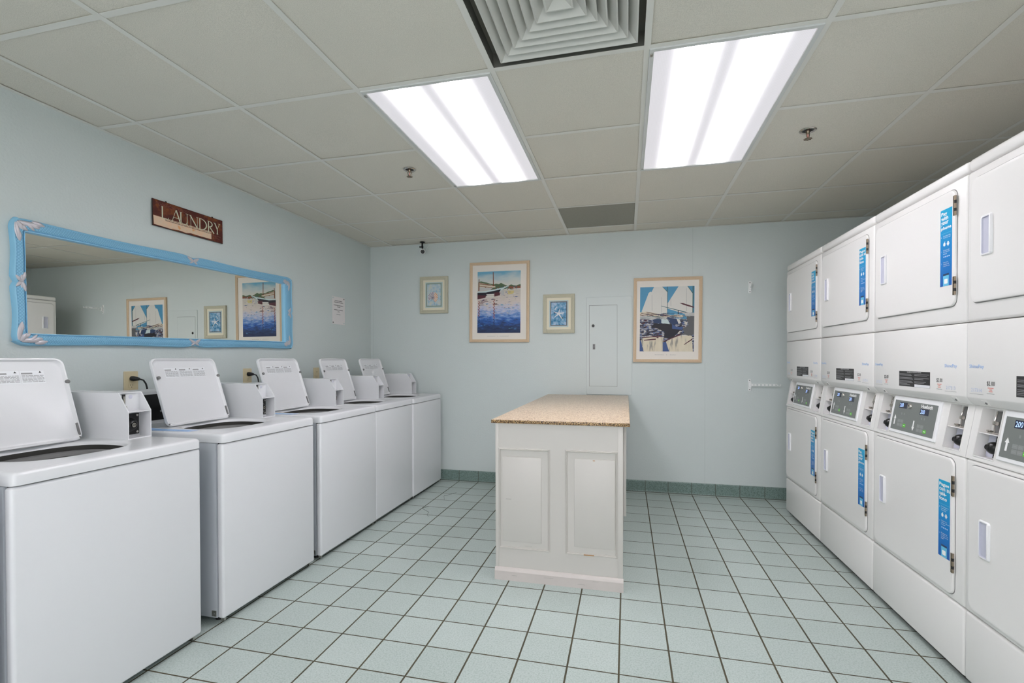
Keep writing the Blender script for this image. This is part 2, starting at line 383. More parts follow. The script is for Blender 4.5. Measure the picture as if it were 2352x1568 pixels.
def absorb(dst, src):
    """surface print goes into the mesh of the sheet it is printed on"""
    n0 = len(dst.data.materials)
    for m in src.data.materials: dst.data.materials.append(m)
    bm = bmesh.new(); bm.from_mesh(dst.data); k = len(bm.faces); bm.from_mesh(src.data); bm.faces.ensure_lookup_table()
    for f in bm.faces[k:]: f.material_index += n0
    bm.to_mesh(dst.data); bm.free(); bpy.data.objects.remove(src)
def struct(name, mb, label=None):
    o = mb.build(name); o['kind'] = 'structure'
    if label: o['label'] = label
    return o
def dup(root, loc, label):
    def cp(o, par):
        c = o.copy(); COL.objects.link(c)
        if par: c.parent = par
        for ch in [x for x in list(bpy.data.objects) if x.parent == o]: cp(ch, c)
        return c
    r = cp(root, None); r.location = loc; r['label'] = label; return r

# ------------------------------------------------------------------ room shell
b = MB(); b.box((-0.1, FY-0.1, -0.1), (RX+0.1, 0.1, 0), 'floor'); struct('floor', b)
b = MB(); b.box((-0.1, FY, 0), (0, 0.1, H+0.25), 'wall'); struct('wall_left', b)
b = MB(); b.box((RX, FY, 0), (RX+0.1, 0.1, H+0.25), 'wall'); struct('wall_right', b)
b = MB(); b.box((0, 0, 0), (RX, 0.1, H+0.25), 'wallb'); struct('wall_back', b)
b = MB(); b.box((-0.1, FY-0.1, 0), (RX+0.1, FY, H+0.25), 'wall'); struct('wall_front', b)
b = MB()
for a in (0.70, 2.30, 3.90): b.box((a, FY, 0.40), (a+0.06, FY+0.04, 2.22), 'lamp_frame')
b.box((0.70, FY, 0.38), (3.96, FY+0.04, 0.44), 'lamp_frame'); b.box((0.70, FY, 2.17), (3.96, FY+0.04, 2.23), 'lamp_frame'); struct('added_window_1', b)  # unseen window frame, added to go with the fill lamp
b = MB()
prof = [(0, 0), (-0.014, 0), (-0.012, 0.008), (-0.010, 0.016), (-0.010, 0.098), (-0.006, 0.105), (0, 0.106)]
b.loft([[Vector((xx, yy, zz)) for yy, zz in prof] for xx in (0.0, RX)], 'base', closed=False, smooth=False); struct('baseboard_back', b)

TEE = 0.024
XL = [GX+i*G for i in range(8)]; YL = [GY-j*G for j in range(11)]
lights = {(2, 3), (4, 3), (2, 8), (4, 8)}        # each covers rows j-1..j (two cells)
skip = set()
for i, j in lights: skip |= {(i, j), (i, j-1)}
VENT = (3, 4); RET = (3, 0); skip |= {VENT, RET}
b = MB()
xs = [0]+XL+[RX]; ys = [0]+YL+[FY]
for i in range(len(xs)-1):
    for j in range(len(ys)-1):
        if (i-1, j-1) in skip: continue
        x0, x1, y1, y0 = xs[i]+0.004, xs[i+1]-0.004, ys[j]-0.004, ys[j+1]+0.004
        if x1-x0 < 0.02 or y1-y0 < 0.02: continue
        zz = [H+0.0028+random.choice((0, 0.001, 0.002, 0.004))*random.random() for _ in range(4)]
        P = [(x0, y0), (x1, y0), (x1, y1), (x0, y1)]
        vs = [Vector((px, py, z)) for (px, py), z in zip(P, zz)] + [Vector((px, py, z+0.016)) for (px, py), z in zip(P, zz)]
        b.faces(vs, [(3, 2, 1, 0), (4, 5, 6, 7), (0, 1, 5, 4), (1, 2, 6, 5), (2, 3, 7, 6), (3, 0, 4, 7)], 'tile_c')
b.box((-0.05, FY-0.05, H+0.25), (RX+0.05, 0.05, H+0.3), 'duct')
struct('ceiling', b)
b = MB()
def tee_x(x, y0, y1): b.box((x-TEE/2, y0, H), (x+TEE/2, y1, H+0.0012), 'tee'); b.box((x-0.004, y0, H+0.0012), (x+0.004, y1, H+0.03), 'tee')
def tee_y(y, x0, x1): b.box((x0, y-TEE/2, H+0.0003), (x1, y+TEE/2, H+0.0012), 'tee'); b.box((x0, y-0.004, H+0.0012), (x1, y+0.004, H+0.03), 'tee')
for x in XL: tee_x(x, FY, 0)
for j, y in enumerate(YL):
    cuts = sorted(XL[i] for i, jj in lights if jj-1 == j-1 or False)
    segs = [(0, RX)]
    for i, jj in lights:
        if jj == j:     # interior tee of a two-cell troffer is left out
            ns = []
            for s0, s1 in segs:
                if s0 < XL[i] < s1: ns += [(s0, XL[i]), (XL[i]+G, s1)]
                else: ns.append((s0, s1))
            segs = ns
    for s0, s1 in segs: tee_y(y, s0, s1)
b.box((0, FY, H-0.001), (0.022, 0, H+0.0008), 'tee'); b.box((RX-0.022, FY, H-0.001), (RX, 0, H+0.0008), 'tee')
b.box((0, -0.022, H-0.0012), (RX, 0, H+0.0006), 'tee'); b.box((0, FY, H-0.001), (RX, FY+0.022, H+0.0006), 'tee')
struct('trim_1', b)

# ------------------------------------------------------------------ ceiling troffers
def troffer(i, j, label):
    x0 = XL[i]+TEE/2; x1 = XL[i+1]-TEE/2; y1 = YL[j-1]-TEE/2; y0 = YL[j+1]+TEE/2
    cx, cyy = (x0+x1)/2, (y0+y1)/2
    t = thing('ceiling_light', label, 'ceiling light', (cx, cyy, H), 'recessed fluorescent ceiling lights')
    hx, hy = (x1-x0)/2+0.004, (y1-y0)/2+0.004; fwid = 0.018
    b = MB(); o_ = rrect(-hx, hx, -hy, hy, 0.002, 1); i_ = rrect(-hx+fwid, hx-fwid, -hy+fwid, hy-fwid, 0.003, 1)
    fr = Fr((0, 0, 0), (1, 0, 0), (0, 1, 0), (0, 0, 1))
    b.loft([[fr(p, q_, 0.012) for p, q_ in o_], [fr(p, q_, -0.0035) for p, q_ in o_], [fr(p*0.995, q_*0.998, -0.006) for p, q_ in o_], [fr(p, q_, -0.005) for p, q_ in i_], [fr(p, q_, 0.004) for p, q_ in i_]], 'lamp_frame', smooth=False)
    b.box((-hx+0.02, -hy+0.02, 0.09), (hx-0.02, hy-0.02, 0.1), 'lamp_frame')
    b.box((-hx+0.01, -hy+0.01, 0.01), (-hx+0.02, hy-0.01, 0.1), 'lamp_frame'); b.box((hx-0.02, -hy+0.01, 0.01), (hx-0.01, hy-0.01, 0.1), 'lamp_frame')
    b.box((-hx+0.01, -hy+0.01, 0.01), (hx-0.01, -hy+0.02, 0.1), 'lamp_frame'); b.box((-hx+0.01, hy-0.02, 0.01), (hx-0.01, hy-0.01, 0.1), 'lamp_frame')
    b.build('frame', t)
    b = MB(); b.box((-hx+0.0185, -hy+0.0185, 0.0), (hx-0.0185, hy-0.0185, 0.003), 'lens'); b.build('lens', t)
    for sy in (-1, 1):
        b = MB(); b.box((-hx+0.004, sy*(hy-0.035)-0.008, -0.0085), (-hx+0.014, sy*(hy-0.035)+0.008, -0.005), 'steel', 0.001); b.build('latch', t)
    return t
troffer(2, 3, 'narrower-looking bright fluorescent ceiling light left of the return grille')
troffer(4, 3, 'broad fluorescent ceiling light nearest the stacked dryers, with two soft tube bands')
troffer(2, 8, 'unseen fluorescent ceiling light added for fill behind the camera on the washer side')  # extra troffer out of view, added as fill for the room
troffer(4, 8, 'unseen fluorescent ceiling light added for fill behind the camera on the dryer side')  # its twin, likewise added out of view as fill

# supply diffuser
x0, x1 = XL[3], XL[4]; y1, y0 = YL[4], YL[5]; cx, cyy = 2.392, -2.965
t = thing('ceiling_diffuser', 'square grey louvred air diffuser set in a dark ceiling opening', 'vent', (cx, cyy, H))
b = MB(); ax0, ax1, ay0, ay1 = x0-cx, x1-cx, y0-cyy, y1-cyy
for lo, hi in (((ax0, ay0, 0.06), (ax1, ay1, 0.065)), ((ax0+0.004, ay0, 0.002), (ax0+0.008, ay1, 0.06)), ((ax1-0.008, ay0, 0.002), (ax1-0.004, ay1, 0.06)), ((ax0, ay0+0.004, 0.002), (ax1, ay0+0.008, 0.06)), ((ax0, ay1-0.008, 0.002), (ax1, ay1-0.004, 0.06))): b.box(lo, hi, 'duct')
b.build('duct_box', t)
fr = Fr((0, 0, 0), (1, 0, 0), (0, 1, 0), (0, 0, 1))
for k in range(7):
    a = 0.262-0.0345*k; b = MB(); z0 = -0.004+0.002*k
    if k == 6: a = 0.048
    sq = lambda r_: [(-r_, -r_), (r_, -r_), (r_, r_), (-r_, r_)]
    if k < 6:
        b.loft([[fr(p, q_, z0+dz) for p, q_ in sq(a-da)] for da, dz in ((0, 0.006), (0, 0), (0.005, -0.002), (0.036, 0.034), (0.034, 0.036), (0.004, 0.001), (0, 0.006))], 'vent', smooth=False)
        b.build('louvre_ring', t)
    else:
        b.loft([[fr(p, q_, z) for p, q_ in sq(r_)] for r_, z in ((a, z0), (a-0.006, z0-0.001), (0.012, 0.03))], 'vent', cap1=True, smooth=False); b.build('centre_cone', t)

# return grille
t = thing('return_grille', 'grey perforated return air grille in the ceiling near the back wall', 'vent', ((XL[3]+XL[4])/2, (YL[0]+YL[1])/2, H))
b = MB(); b.box((-G/2+0.013, -G/2+0.013, 0.002), (G/2-0.013, G/2-0.013, 0.008), 'ret'); b.build('grille_face', t)
b = MB(); b.box((-G/2+0.006, -G/2+0.004, 0.0125), (G/2-0.006, G/2-0.004, 0.03), 'lamp_frame'); b.build('backing_box', t)

# sprinklers
def sprinkler(x, y, label, rz):
    t = thing('fire_sprinkler', label, 'sprinkler', (x, y, H+0.002), 'ceiling fire sprinklers', (0, 0, rz))
    fr = Fr((0, 0, 0), (1, 0, 0), (0, 1, 0), (0, 0, 1))
    b = MB(); b.lathe(fr, [(0.040, 0), (0.040, -0.002), (0.036, -0.005), (0.026, -0.004), (0.024, 0.0)], 'chrome', 32, False, False); b.build('escutcheon', t)
    b = MB(); b.lathe(fr, [(0.026, -0.0012), (0.001, -0.0010)], 'blackm', 24); b.build('recess', t)
    b = MB(); b.lathe(fr, [(0.010, 0), (0.010, -0.012), (0.007, -0.016), (0.004, -0.02)], 'brass', 16)
    for sx in (-1, 1): b.tube([(sx*0.009, 0, -0.01), (sx*0.012, 0, -0.022), (sx*0.008, 0, -0.034), (sx*0.002, 0, -0.042)], 0.0022, 'brass', 8)
    b.tube([(0, 0, -0.016), (0, 0, -0.04)], 0.0028, 'pred', 8); b.build('frame_arms', t)
    b = MB(); b.lathe(fr, [(0.003, -0.040), (0.016, -0.043), (0.017, -0.045), (0.003, -0.047)], 'brass', 20)
    for k in range(8):
        a = k*PI/4; b.box((0.016*math.cos(a)-0.003, 0.016*math.sin(a)-0.003, -0.046), (0.016*math.cos(a)+0.003, 0.016*math.sin(a)+0.003, -0.044), 'brass')
    b.build('deflector', t)
sprinkler(1.307, -1.80, 'small fire sprinkler on the ceiling left of the narrower light', 0.3)
sprinkler(3.523, -1.78, 'small fire sprinkler on the ceiling right of the broad light', 0.6)

# ------------------------------------------------------------------ security camera
t = thing('security_camera', 'small white and black security camera hanging below the ceiling by the back wall', 'camera', (0.625, -0.085, H))
fr = Fr((0, 0, 0), (1, 0, 0), (0, 1, 0), (0, 0, 1))
b = MB(); b.lathe(fr, [(0.026, 0), (0.027, -0.004), (0.012, -0.009), (0.0085, -0.012), (0.0085, -0.036), (0.011, -0.04), (0.011, -0.056), (0.006, -0.062), (0.005, -0.07)], 'blackm', 20); b.build('mount', t)
b = MB(); b.tube([(0.0, 0, -0.048), (-0.022, -0.004, -0.048)], 0.004, 'blackm', 10); b.tube([(-0.02, -0.004, -0.048), (-0.026, -0.005, -0.048)], 0.010, 'blackm', 14); b.build('thumb_screw', t)
cf = Fr((0.004, 0, -0.092), (0.93, 0.37, 0), (0.1, -0.3, 0.95)); cf.n = cf.u.cross(cf.v).normalized()
if cf.n.y > 0: cf.n = -cf.n
b = MB(); b.lathe(cf, [(0.020, -0.05), (0.0245, -0.046), (0.0255, 0.02), (0.0245, 0.026), (0.021, 0.027)], 'plastic', 28); b.build('body', t)
b = MB(); b.lathe(cf, [(0.0205, 0.0272), (0.020, 0.0285), (0.011, 0.0285), (0.010, 0.024), (0.001, 0.026)], 'black', 24); b.build('lens_face', t)
b = MB(); b.tube([(0.02, 0.045, -0.07), (0.03, 0.05, -0.05), (0.05, 0.055, -0.02), (0.058, 0.02, 0.0)], 0.0016, 'rack', 6); b.build('cable', t)

# ------------------------------------------------------------------ wall pictures
t_sheet = [None]
def picture(cx, cz, w_, h_, fwid, fm, name, label, tilt=0.0):
    t = thing(name, label, 'picture', (cx, -0.001, cz), 'framed pictures on the back wall', (0, tilt, 0))
    fr = Fr((0, 0, 0), (1, 0, 0), (0, 0, 1), (0, -1, 0)); hw, hh = w_/2, h_/2
    sq = lambda a, c_: [fr(-hw+a, -hh+a, c_), fr(hw-a, -hh+a, c_), fr(hw-a, hh-a, c_), fr(-hw+a, hh-a, c_)]
    b = MB(); b.loft([sq(0, 0), sq(0, 0.018), sq(0.002, 0.022), sq(fwid*0.45, 0.024), sq(fwid*0.5, 0.0215), sq(fwid*0.6, 0.0225), sq(fwid, 0.017), sq(fwid, 0.010)], fm, smooth=False); 
    b.build('frame', t)
    b = MB(); b.fbox(fr, -hw+fwid-0.004, hw-fwid+0.004, -hh+fwid-0.004, hh-fwid+0.004, 0.002, 0.010, 'matte_w'); t_sheet[0] = b.build('backing_sheet', t)
    return t, fr
C0 = 0.0105
def sub(fr, x0, x1, z0, z1):        # maps 0..1 picture coordinates
    return lambda pts: [(x0+(x1-x0)*a, z0+(z1-z0)*b_) for a, b_ in pts]
LC = [0]
def layer(b, fr, mp_, pts, m, k): LC[0] += 1; b.poly(fr, mp_(pts), C0+0.00025*k+0.000002*(LC[0] % 100), m)

# harbour print
t, fr = picture(1.400, 1.780, 0.605, 0.787, 0.028, 'wood', 'harbour_picture', 'largest left-hand framed print of a moored sailboat over blue water', 0.009)
x0, x1, z0, z1 = -0.222, 0.215, -0.302, 0.302
mp_ = sub(fr, x0, x1, z0, z1)
b = MB(); b.poly(fr, mp_([(0, 0), (1, 0), (1, 0.70), (0, 0.70)]), C0, 'water'); b.build('printed_water', t)
b = MB(); b.poly(fr, mp_([(0, 0.70), (1, 0.70), (1, 1), (0, 1)]), C0, 'psky'); b.build('printed_sky', t)
b = MB()
L = lambda pts, m, k: layer(b, fr, mp_, pts, m, k)
hill = [(0.02, 0.79), (0.02, 0.83), (0.08, 0.845), (0.15, 0.83), (0.22, 0.82), (0.3, 0.80), (0.4, 0.79), (0.43, 0.80), (0.5, 0.79), (0.55, 0.81), (0.6, 0.79), (0.66, 0.77), (0.72, 0.76), (0.78, 0.78), (0.84, 0.765), (0.9, 0.76), (0.96, 0.775), (1, 0.78), (1, 0.70), (0.02, 0.70)]
L(hill, 'p_hills', 1)
L([(0.72, 0.745), (1, 0.755), (1, 0.71), (0.72, 0.715)], 'p_brick', 2)
L([(0.6, 0.71), (1, 0.715), (1, 0.70), (0.6, 0.70)], 'p_sail', 3)
L([(0.04, 0.825), (0.28, 0.79), (0.42, 0.765), (0.42, 0.74), (0.25, 0.73), (0.03, 0.75)], 'p_cream', 3)
L([(0.03, 0.75), (0.25, 0.735), (0.36, 0.73), (0.3, 0.70), (0.03, 0.69)], 'p_shade', 4)
for (a0, b0), (a1, b1) in (((0.05, 0.82), (0.42, 0.765)), ((0.05, 0.80), (0.37, 0.775)), ((0.04, 0.77), (0.35, 0.74))):
    L([(a0, b0), (a1, b1), (a1, b1-0.008), (a0, b0-0.008)], 'p_mast', 5)
L([(0.36, 0.99), (0.375, 0.99), (0.385, 0.76), (0.365, 0.76)], 'p_mast', 6); L([(0.03, 0.88), (0.045, 0.88), (0.045, 0.69), (0.02, 0.69)], 'p_mast', 6)
L([(0, 0.645), (0, 0.675), (0.2, 0.685), (0.42, 0.71), (0.6, 0.735), (0.72, 0.765), (0.73, 0.76), (0.62, 0.715), (0.53, 0.675), (0.52, 0.65), (0.2, 0.62), (0, 0.60)], 'p_deck', 6)
L([(0, 0.66), (0.2, 0.66), (0.4, 0.685), (0.55, 0.705), (0.53, 0.675), (0.5, 0.655), (0.2, 0.60), (0, 0.57)], 'p_hull', 7)
L([(0, 0.62), (0.2, 0.61), (0.19, 0.575), (0, 0.55)], 'p_maroon', 8)
L([(0.38, 0.655), (0.52, 0.66), (0.53, 0.61), (0.4, 0.59)], 'p_maroon', 8)
L([(0.21, 0.63), (0.4, 0.635), (0.39, 0.615), (0.22, 0.61)], 'p_sail', 9); L([(0.21, 0.60), (0.4, 0.60), (0.37, 0.575), (0.22, 0.58)], 'p_sail', 9)
L([(0.55, 0.69), (0.62, 0.69), (0.63, 0.62), (0.56, 0.60)], 'p_shade', 7); L([(0.7, 0.68), (0.85, 0.68), (0.84, 0.63), (0.72, 0.62)], 'p_ylw', 5)
for k in range(30):   # broken mast reflections
    zz = 0.55-0.016*k; jx = 0.012*math.sin(k*2.1)
    L([(0.375+jx, zz), (0.405+jx, zz), (0.40+jx, zz-0.012), (0.38+jx, zz-0.012)], 'p_red' if k < 20 else 'p_navy', 9)
    if k < 22: L([(0.02+jx, zz-0.03), (0.05+jx, zz-0.03), (0.05+jx, zz-0.042), (0.03+jx, zz-0.042)], 'p_red' if k < 16 else 'p_navy', 9)
for k in range(12):
    zz = 0.545-0.008*k; a0 = 0.03+0.35*random.random(); L([(a0, zz), (a0+0.1, zz+0.004), (a0+0.12, zz-0.003), (a0+0.02, zz-0.006)], random.choice(('p_hull', 'p_sail', 'p_maroon')), 8)
rnd = random.Random(11)
for k in range(150):
    zz = 0.66-0.6*rnd.random()**1.3; a0 = rnd.random()*0.94; ln = 0.02+0.09*rnd.random(); th_ = 0.003+0.006*rnd.random()
    cols = ('p_sail', 'p_cream', 'p_hull', 'p_mauve', 'p_blue2') if zz > 0.5 else (('p_shade', 'p_blue', 'p_blue2', 'p_mauve') if zz > 0.3 else ('p_blue2', 'p_navy', 'p_navy', 'p_blue'))
    a1 = min(0.995, a0+ln); L([(a0, zz), ((a0+a1)/2, zz+th_), (a1, zz+0.002), ((a0+a1)/2, zz-th_*0.4)], rnd.choice(cols), 6)
for k in range(40):
    a0 = 0.02+0.95*rnd.random(); zz = 0.70+0.05*rnd.random(); L([(a0, zz), (a0+0.02, zz+0.012), (a0+0.04, zz+0.002), (a0+0.02, zz-0.004)], rnd.choice(('p_teal', 'p_hills', 'p_brick', 'p_shade')), 3)
absorb(t_sheet[0], b.build('printed_boats', t))
b = MB()
for a0, a1 in ((-0.117, -0.032), (-0.018, -0.006), (0.008, 0.105)):
    n = int((a1-a0)/0.009)
    for k in range(n):
        a = a0+k*0.009; b.poly(fr, [(a, -0.335), (a+0.006, -0.3345), (a+0.0065, -0.3315+0.002*(k % 3 == 0)), (a+0.001, -0.3325)], C0+0.0002, 'pgrey')
absorb(t_sheet[0], b.build('printed_caption', t))

# sails print
t, fr = picture(2.972, 1.572, 0.592, 0.768, 0.028, 'wood', 'sailing_picture', 'right-hand framed print of white sails against blue, hung beside the electrical panel', 0.009)
x0, x1, z0, z1 = -0.2385, 0.230, -0.285, 0.300
mp_ = sub(fr, x0, x1, z0, z1)
b = MB(); b.poly(fr, mp_([(0, 0), (1, 0), (1, 0.58), (0, 0.58)]), C0, 'dwater'); b.build('printed_water', t)
b = MB()
L = lambda pts, m, k: layer(b, fr, mp_, pts, m, k)
L([(0, 0.5), (1, 0.5), (1, 1), (0, 1)], 'p_blue', 1)
L([(0.03, 0.62), (0.16, 0.91), (0.2, 0.93), (0.26, 0.86), (0.5, 0.6), (0.5, 0.55)], 'p_sail', 2)
L([(0.2, 0.9), (0.26, 1.0), (0.41, 1.0), (0.505, 0.92), (0.505, 0.58), (0.04, 0.6), (0.18, 0.75)], 'p_sail', 3)
L([(0.52, 0.75), (0.71, 1.0), (0.87, 1.0), (0.965, 0.9), (0.965, 0.6), (0.81, 0.58), (0.45, 0.68)], 'p_sail', 3)
for a, bt, tp in ((0.22, 0.63, 0.88), (0.4, 0.6, 0.84), (0.57, 0.7, 0.82), (0.855, 0.62, 0.97)): L([(a, bt), (a+0.012, bt), (a+0.004, tp), (a-0.004, tp)], 'p_shade', 4)
L([(0.505, 1.0), (0.515, 1.0), (0.515, 0.56), (0.505, 0.56)], 'p_teal', 5); L([(0.41, 1.0), (0.418, 1.0), (0.51, 0.925), (0.503, 0.918)], 'p_teal', 5)
L([(0.965, 1.0), (0.985, 1.0), (0.985, 0.58), (0.965, 0.58)], 'p_teal', 5); L([(0.87, 1.0), (0.88, 1.0), (0.97, 0.9), (0.962, 0.89)], 'p_teal', 5)
L([(0.39, 0.70), (0.40, 0.705), (0.86, 0.605), (0.86, 0.592)], 'p_teal', 6); L([(0.73, 0.745), (0.8, 0.74), (0.99, 0.685), (0.99, 0.665), (0.8, 0.715)], 'p_maroon', 6)
L([(0.51, 0.64), (0.62, 0.62), (0.7, 0.60), (0.7, 0.565), (0.51, 0.58)], 'p_blue', 5); L([(0.7, 0.63), (0.715, 0.63), (0.715, 0.55), (0.7, 0.55)], 'p_hull', 6)
L([(0, 0.61), (0.12, 0.62), (0.5, 0.56), (0.8, 0.56), (0.8, 0.53), (0, 0.50)], 'p_cream', 6)
for (a0, b0), (a1, b1) in (((0.12, 0.615), (0.52, 0.545)), ((0.02, 0.60), (0.3, 0.545)), ((0.2, 0.58), (0.76, 0.55)), ((0.0, 0.575), (0.2, 0.535))):
    L([(a0, b0), (a1, b1), (a1, b1-0.008), (a0, b0-0.008)], 'p_maroon', 7)
L([(0, 0.55), (0.15, 0.555), (0.3, 0.53), (0.5, 0.53), (0.52, 0.5), (0.2, 0.49), (0, 0.50)], 'p_shade', 7)
L([(0.82, 0.58), (0.88, 0.6), (1.0, 0.59), (1.0, 0.54), (0.9, 0.545), (0.86, 0.52)], 'p_shade', 8)
L([(0.86, 0.53), (0.92, 0.545), (1.0, 0.54), (1.0, 0.26), (0.9, 0.24), (0.83, 0.26), (0.8, 0.36), (0.9, 0.4)], 'p_grey', 8)
L([(0.5, 0.53), (0.6, 0.54), (0.68, 0.5), (0.72, 0.42), (0.6, 0.41), (0.53, 0.47)], 'p_navy', 8)
L([(0.24, 0.49), (0.3, 0.51), (0.42, 0.51), (0.42, 0.43), (0.26, 0.44)], 'p_navy', 8); L([(0.4, 0.5), (0.52, 0.49), (0.56, 0.42), (0.4, 0.44)], 'p_deck', 9)
L([(0.26, 0.43), (0.6, 0.42), (0.62, 0.38), (0.8, 0.37), (0.7, 0.28), (0.6, 0.2), (0.45, 0.21), (0.46, 0.3), (0.3, 0.37), (0.22, 0.36)], 'p_hull', 8)
L([(0.6, 0.42), (0.68, 0.38), (0.8, 0.38), (0.78, 0.33), (0.6, 0.35)], 'p_blue2', 9); L([(0.68, 0.5), (0.74, 0.48), (0.76, 0.44), (0.72, 0.42)], 'p_sail', 9)
L([(0.02, 0.17), (0.08, 0.22), (0.44, 0.22), (0.44, 0), (0.08, 0)], 'refl', 5); L([(0.49, 0.15), (0.6, 0.2), (0.8, 0.26), (0.96, 0.24), (0.98, 0), (0.55, 0)], 'refl', 5)
L([(0, 0.18), (0.03, 0.15), (0.07, 0), (0, 0)], 'p_blue2', 6); L([(0.43, 0.14), (0.49, 0.15), (0.55, 0), (0.43, 0)], 'p_blue2', 6)
for (a0, b0), (a1, b1) in (((0.08, 0.18), (0.3, 0.2)), ((0.05, 0.22), (0.42, 0.25)), ((0.44, 0.16), (0.75, 0.27)), ((0.82, 0.11), (0.97, 0.2))):
    L([(a0, b0), (a1, b1), (a1, b1-0.02), (a0, b0-0.012)], 'p_maroon', 9)
rnd = random.Random(12)
for k in range(70):      # rigging, deck gear and broken reflections
    a0 = rnd.random()*0.8; zz = 0.5+0.1*rnd.random(); ln = 0.04+0.14*rnd.random(); dz = rnd.uniform(-0.03, 0.01)
    L([(a0, zz), (min(1, a0+ln), zz+dz), (min(1, a0+ln), zz+dz-0.004), (a0, zz-0.006)], rnd.choice(('p_maroon', 'p_teal', 'p_sail', 'p_navy', 'p_cream')), 9)
for k in range(60):
    a0 = rnd.random()*0.85; zz = 0.2+0.3*rnd.random(); ln = 0.03+0.1*rnd.random()
    L([(a0, zz), (a0+ln*0.5, zz+0.010), (min(0.99, a0+ln), zz+0.004), (a0+ln*0.6, zz-0.008)], rnd.choice(('p_hull', 'p_navy', 'p_blue2', 'p_sail', 'p_maroon', 'p_grey')), 7)
b.build('printed_sails', t)
b = MB()
for a0, a1 in ((-0.105, -0.02), (-0.006, 0.004), (0.025, 0.08)):
    for k in range(int((a1-a0)/0.009)):
        a = a0+k*0.009; b.poly(fr, [(a, -0.318), (a+0.006, -0.3175), (a+0.0065, -0.3145+0.002*(k % 3 == 0)), (a+0.001, -0.3155)], C0+0.0002, 'pgrey')
absorb(t_sheet[0], b.build('printed_caption', t))

# two small prints
def small_pic(cx, cz, w_, h_, name, label):
    t, fr = picture(cx, cz, w_, h_, 0.034, 'driftw', name, label, 0.004)
    hw, hh = w_/2-0.036, h_/2-0.036
    b = MB(); b.fbox(fr, -hw, hw, -hh, hh, 0.0095, 0.0115, 'cream'); b.build('cream_mat', t)
    b = MB(); b.fbox(fr, -hw+0.022, hw-0.022, -hh+0.022, hh-0.022, 0.0115, 0.0122, 'aqua_mat')
    for e in (0.03, 0.036):
        for s0, s1, q0, q1 in ((-hw+e, hw-e, -hh+e, -hh+e+0.0015), (-hw+e, hw-e, hh-e-0.0015, hh-e), (-hw+e, -hw+e+0.0015, -hh+e, hh-e), (hw-e-0.0015, hw-e, -hh+e, hh-e)):
            b.poly(fr, [(s0, q0), (s1, q0), (s1, q1), (s0, q1)], 0.0124, 'pgrey')
    b.build('aqua_mat', t)
    return t, fr, hw-0.042, hh-0.042
t, fr, hw, hh = small_pic(0.717, 1.872, 0.302, 0.372, 'nautilus_picture', 'small framed nautilus shell print, leftmost on the back wall')
b = MB(); b.poly(fr, [(-hw-0.012, -hh-0.012), (hw+0.012, -hh-0.012), (hw+0.012, hh+0.012), (-hw-0.012, hh+0.012)], 0.0126, 'p_sage'); b.poly(fr, [(-hw, -hh), (hw, -hh), (hw, hh), (-hw, hh)], 0.0128, 'wash2')
c0, c1 = -0.012, -0.028
for k in range(15):
    a0 = -1.2+k*0.33; a1 = a0+0.17; r0_ = 0.019; r1_ = 0.060-0.0014*abs(k-6)
    b.poly(fr, [(max(-hw, c0+r*math.cos(a)), max(-hh, c1+r*math.sin(a))) for r, a in ((r0_, a0), (r1_, a0+0.15), (r1_, a1+0.15), (r0_, a1))], 0.0131, 'p_orange' if k < 7 else 'p_mauve')
    b.poly(fr, [(max(-hw, c0+r*math.cos(a)), max(-hh, c1+r*math.sin(a))) for r, a in ((r0_, a1), (r1_, a1+0.15), (r1_, a1+0.31), (r0_, a1+0.16))], 0.0131, 'p_star')
for r_, m_ in ((0.019, 'p_mauve'), (0.014, 'p_star'), (0.010, 'p_grey'), (0.006, 'p_mauve')):
    b.poly(fr, [(c0+r_*math.cos(k*PI/8), c1+r_*math.sin(k*PI/8)) for k in range(16)], 0.0134-r_*0.01, m_)
b.build('printed_shell', t)
t, fr, hw, hh = small_pic(1.987, 1.652, 0.300, 0.370, 'starfish_picture', 'small framed starfish print between the harbour print and the electrical panel')
b = MB(); b.poly(fr, [(-hw-0.008, -hh-0.008), (hw+0.008, -hh-0.008), (hw+0.008, hh+0.008), (-hw-0.008, hh+0.008)], 0.0126, 'p_grey'); b.poly(fr, [(-hw, -hh), (hw, -hh), (hw, hh), (-hw, hh)], 0.0128, 'wash')
for ang, ln in ((80, 0.042), (8, 0.052), (-58, 0.062), (-140, 0.056), (158, 0.05)):
    a = math.radians(ang); d = (math.cos(a), math.sin(a)); pn = (-d[1], d[0])
    b.poly(fr, [(pn[0]*0.007, pn[1]*0.007), (d[0]*ln+pn[0]*0.002, d[1]*ln+pn[1]*0.002), (d[0]*ln-pn[0]*0.002, d[1]*ln-pn[1]*0.002), (-pn[0]*0.007, -pn[1]*0.007)], 0.0132, 'p_star')
b.poly(fr, [(0.008*math.cos(k*PI/6), 0.008*math.sin(k*PI/6)) for k in range(12)], 0.0133, 'p_star')
b.poly(fr, [(-0.04, 0.04), (-0.033, 0.037), (-0.018, 0.066), (-0.022, 0.068)], 0.0132, 'p_star')
b.poly(fr, [(0.02, -0.04), (0.036, -0.03), (0.046, -0.045), (0.04, -0.05)], 0.0131, 'p_teal'); b.poly(fr, [(-0.046, 0.0), (-0.02, 0.012), (-0.046, 0.014)], 0.0131, 'p_navy')
b.build('printed_starfish', t)
b = MB(); b.poly(fr, [(-0.118, -0.15), (-0.1165, -0.15), (-0.111, -0.163), (-0.112, -0.163)], 0.0236, 'pblack'); b.poly(fr, [(-0.112, -0.163), (-0.1105, -0.163), (-0.1075, -0.184), (-0.109, -0.184)], 0.0246, 'pblack'); b.build('crack', t)

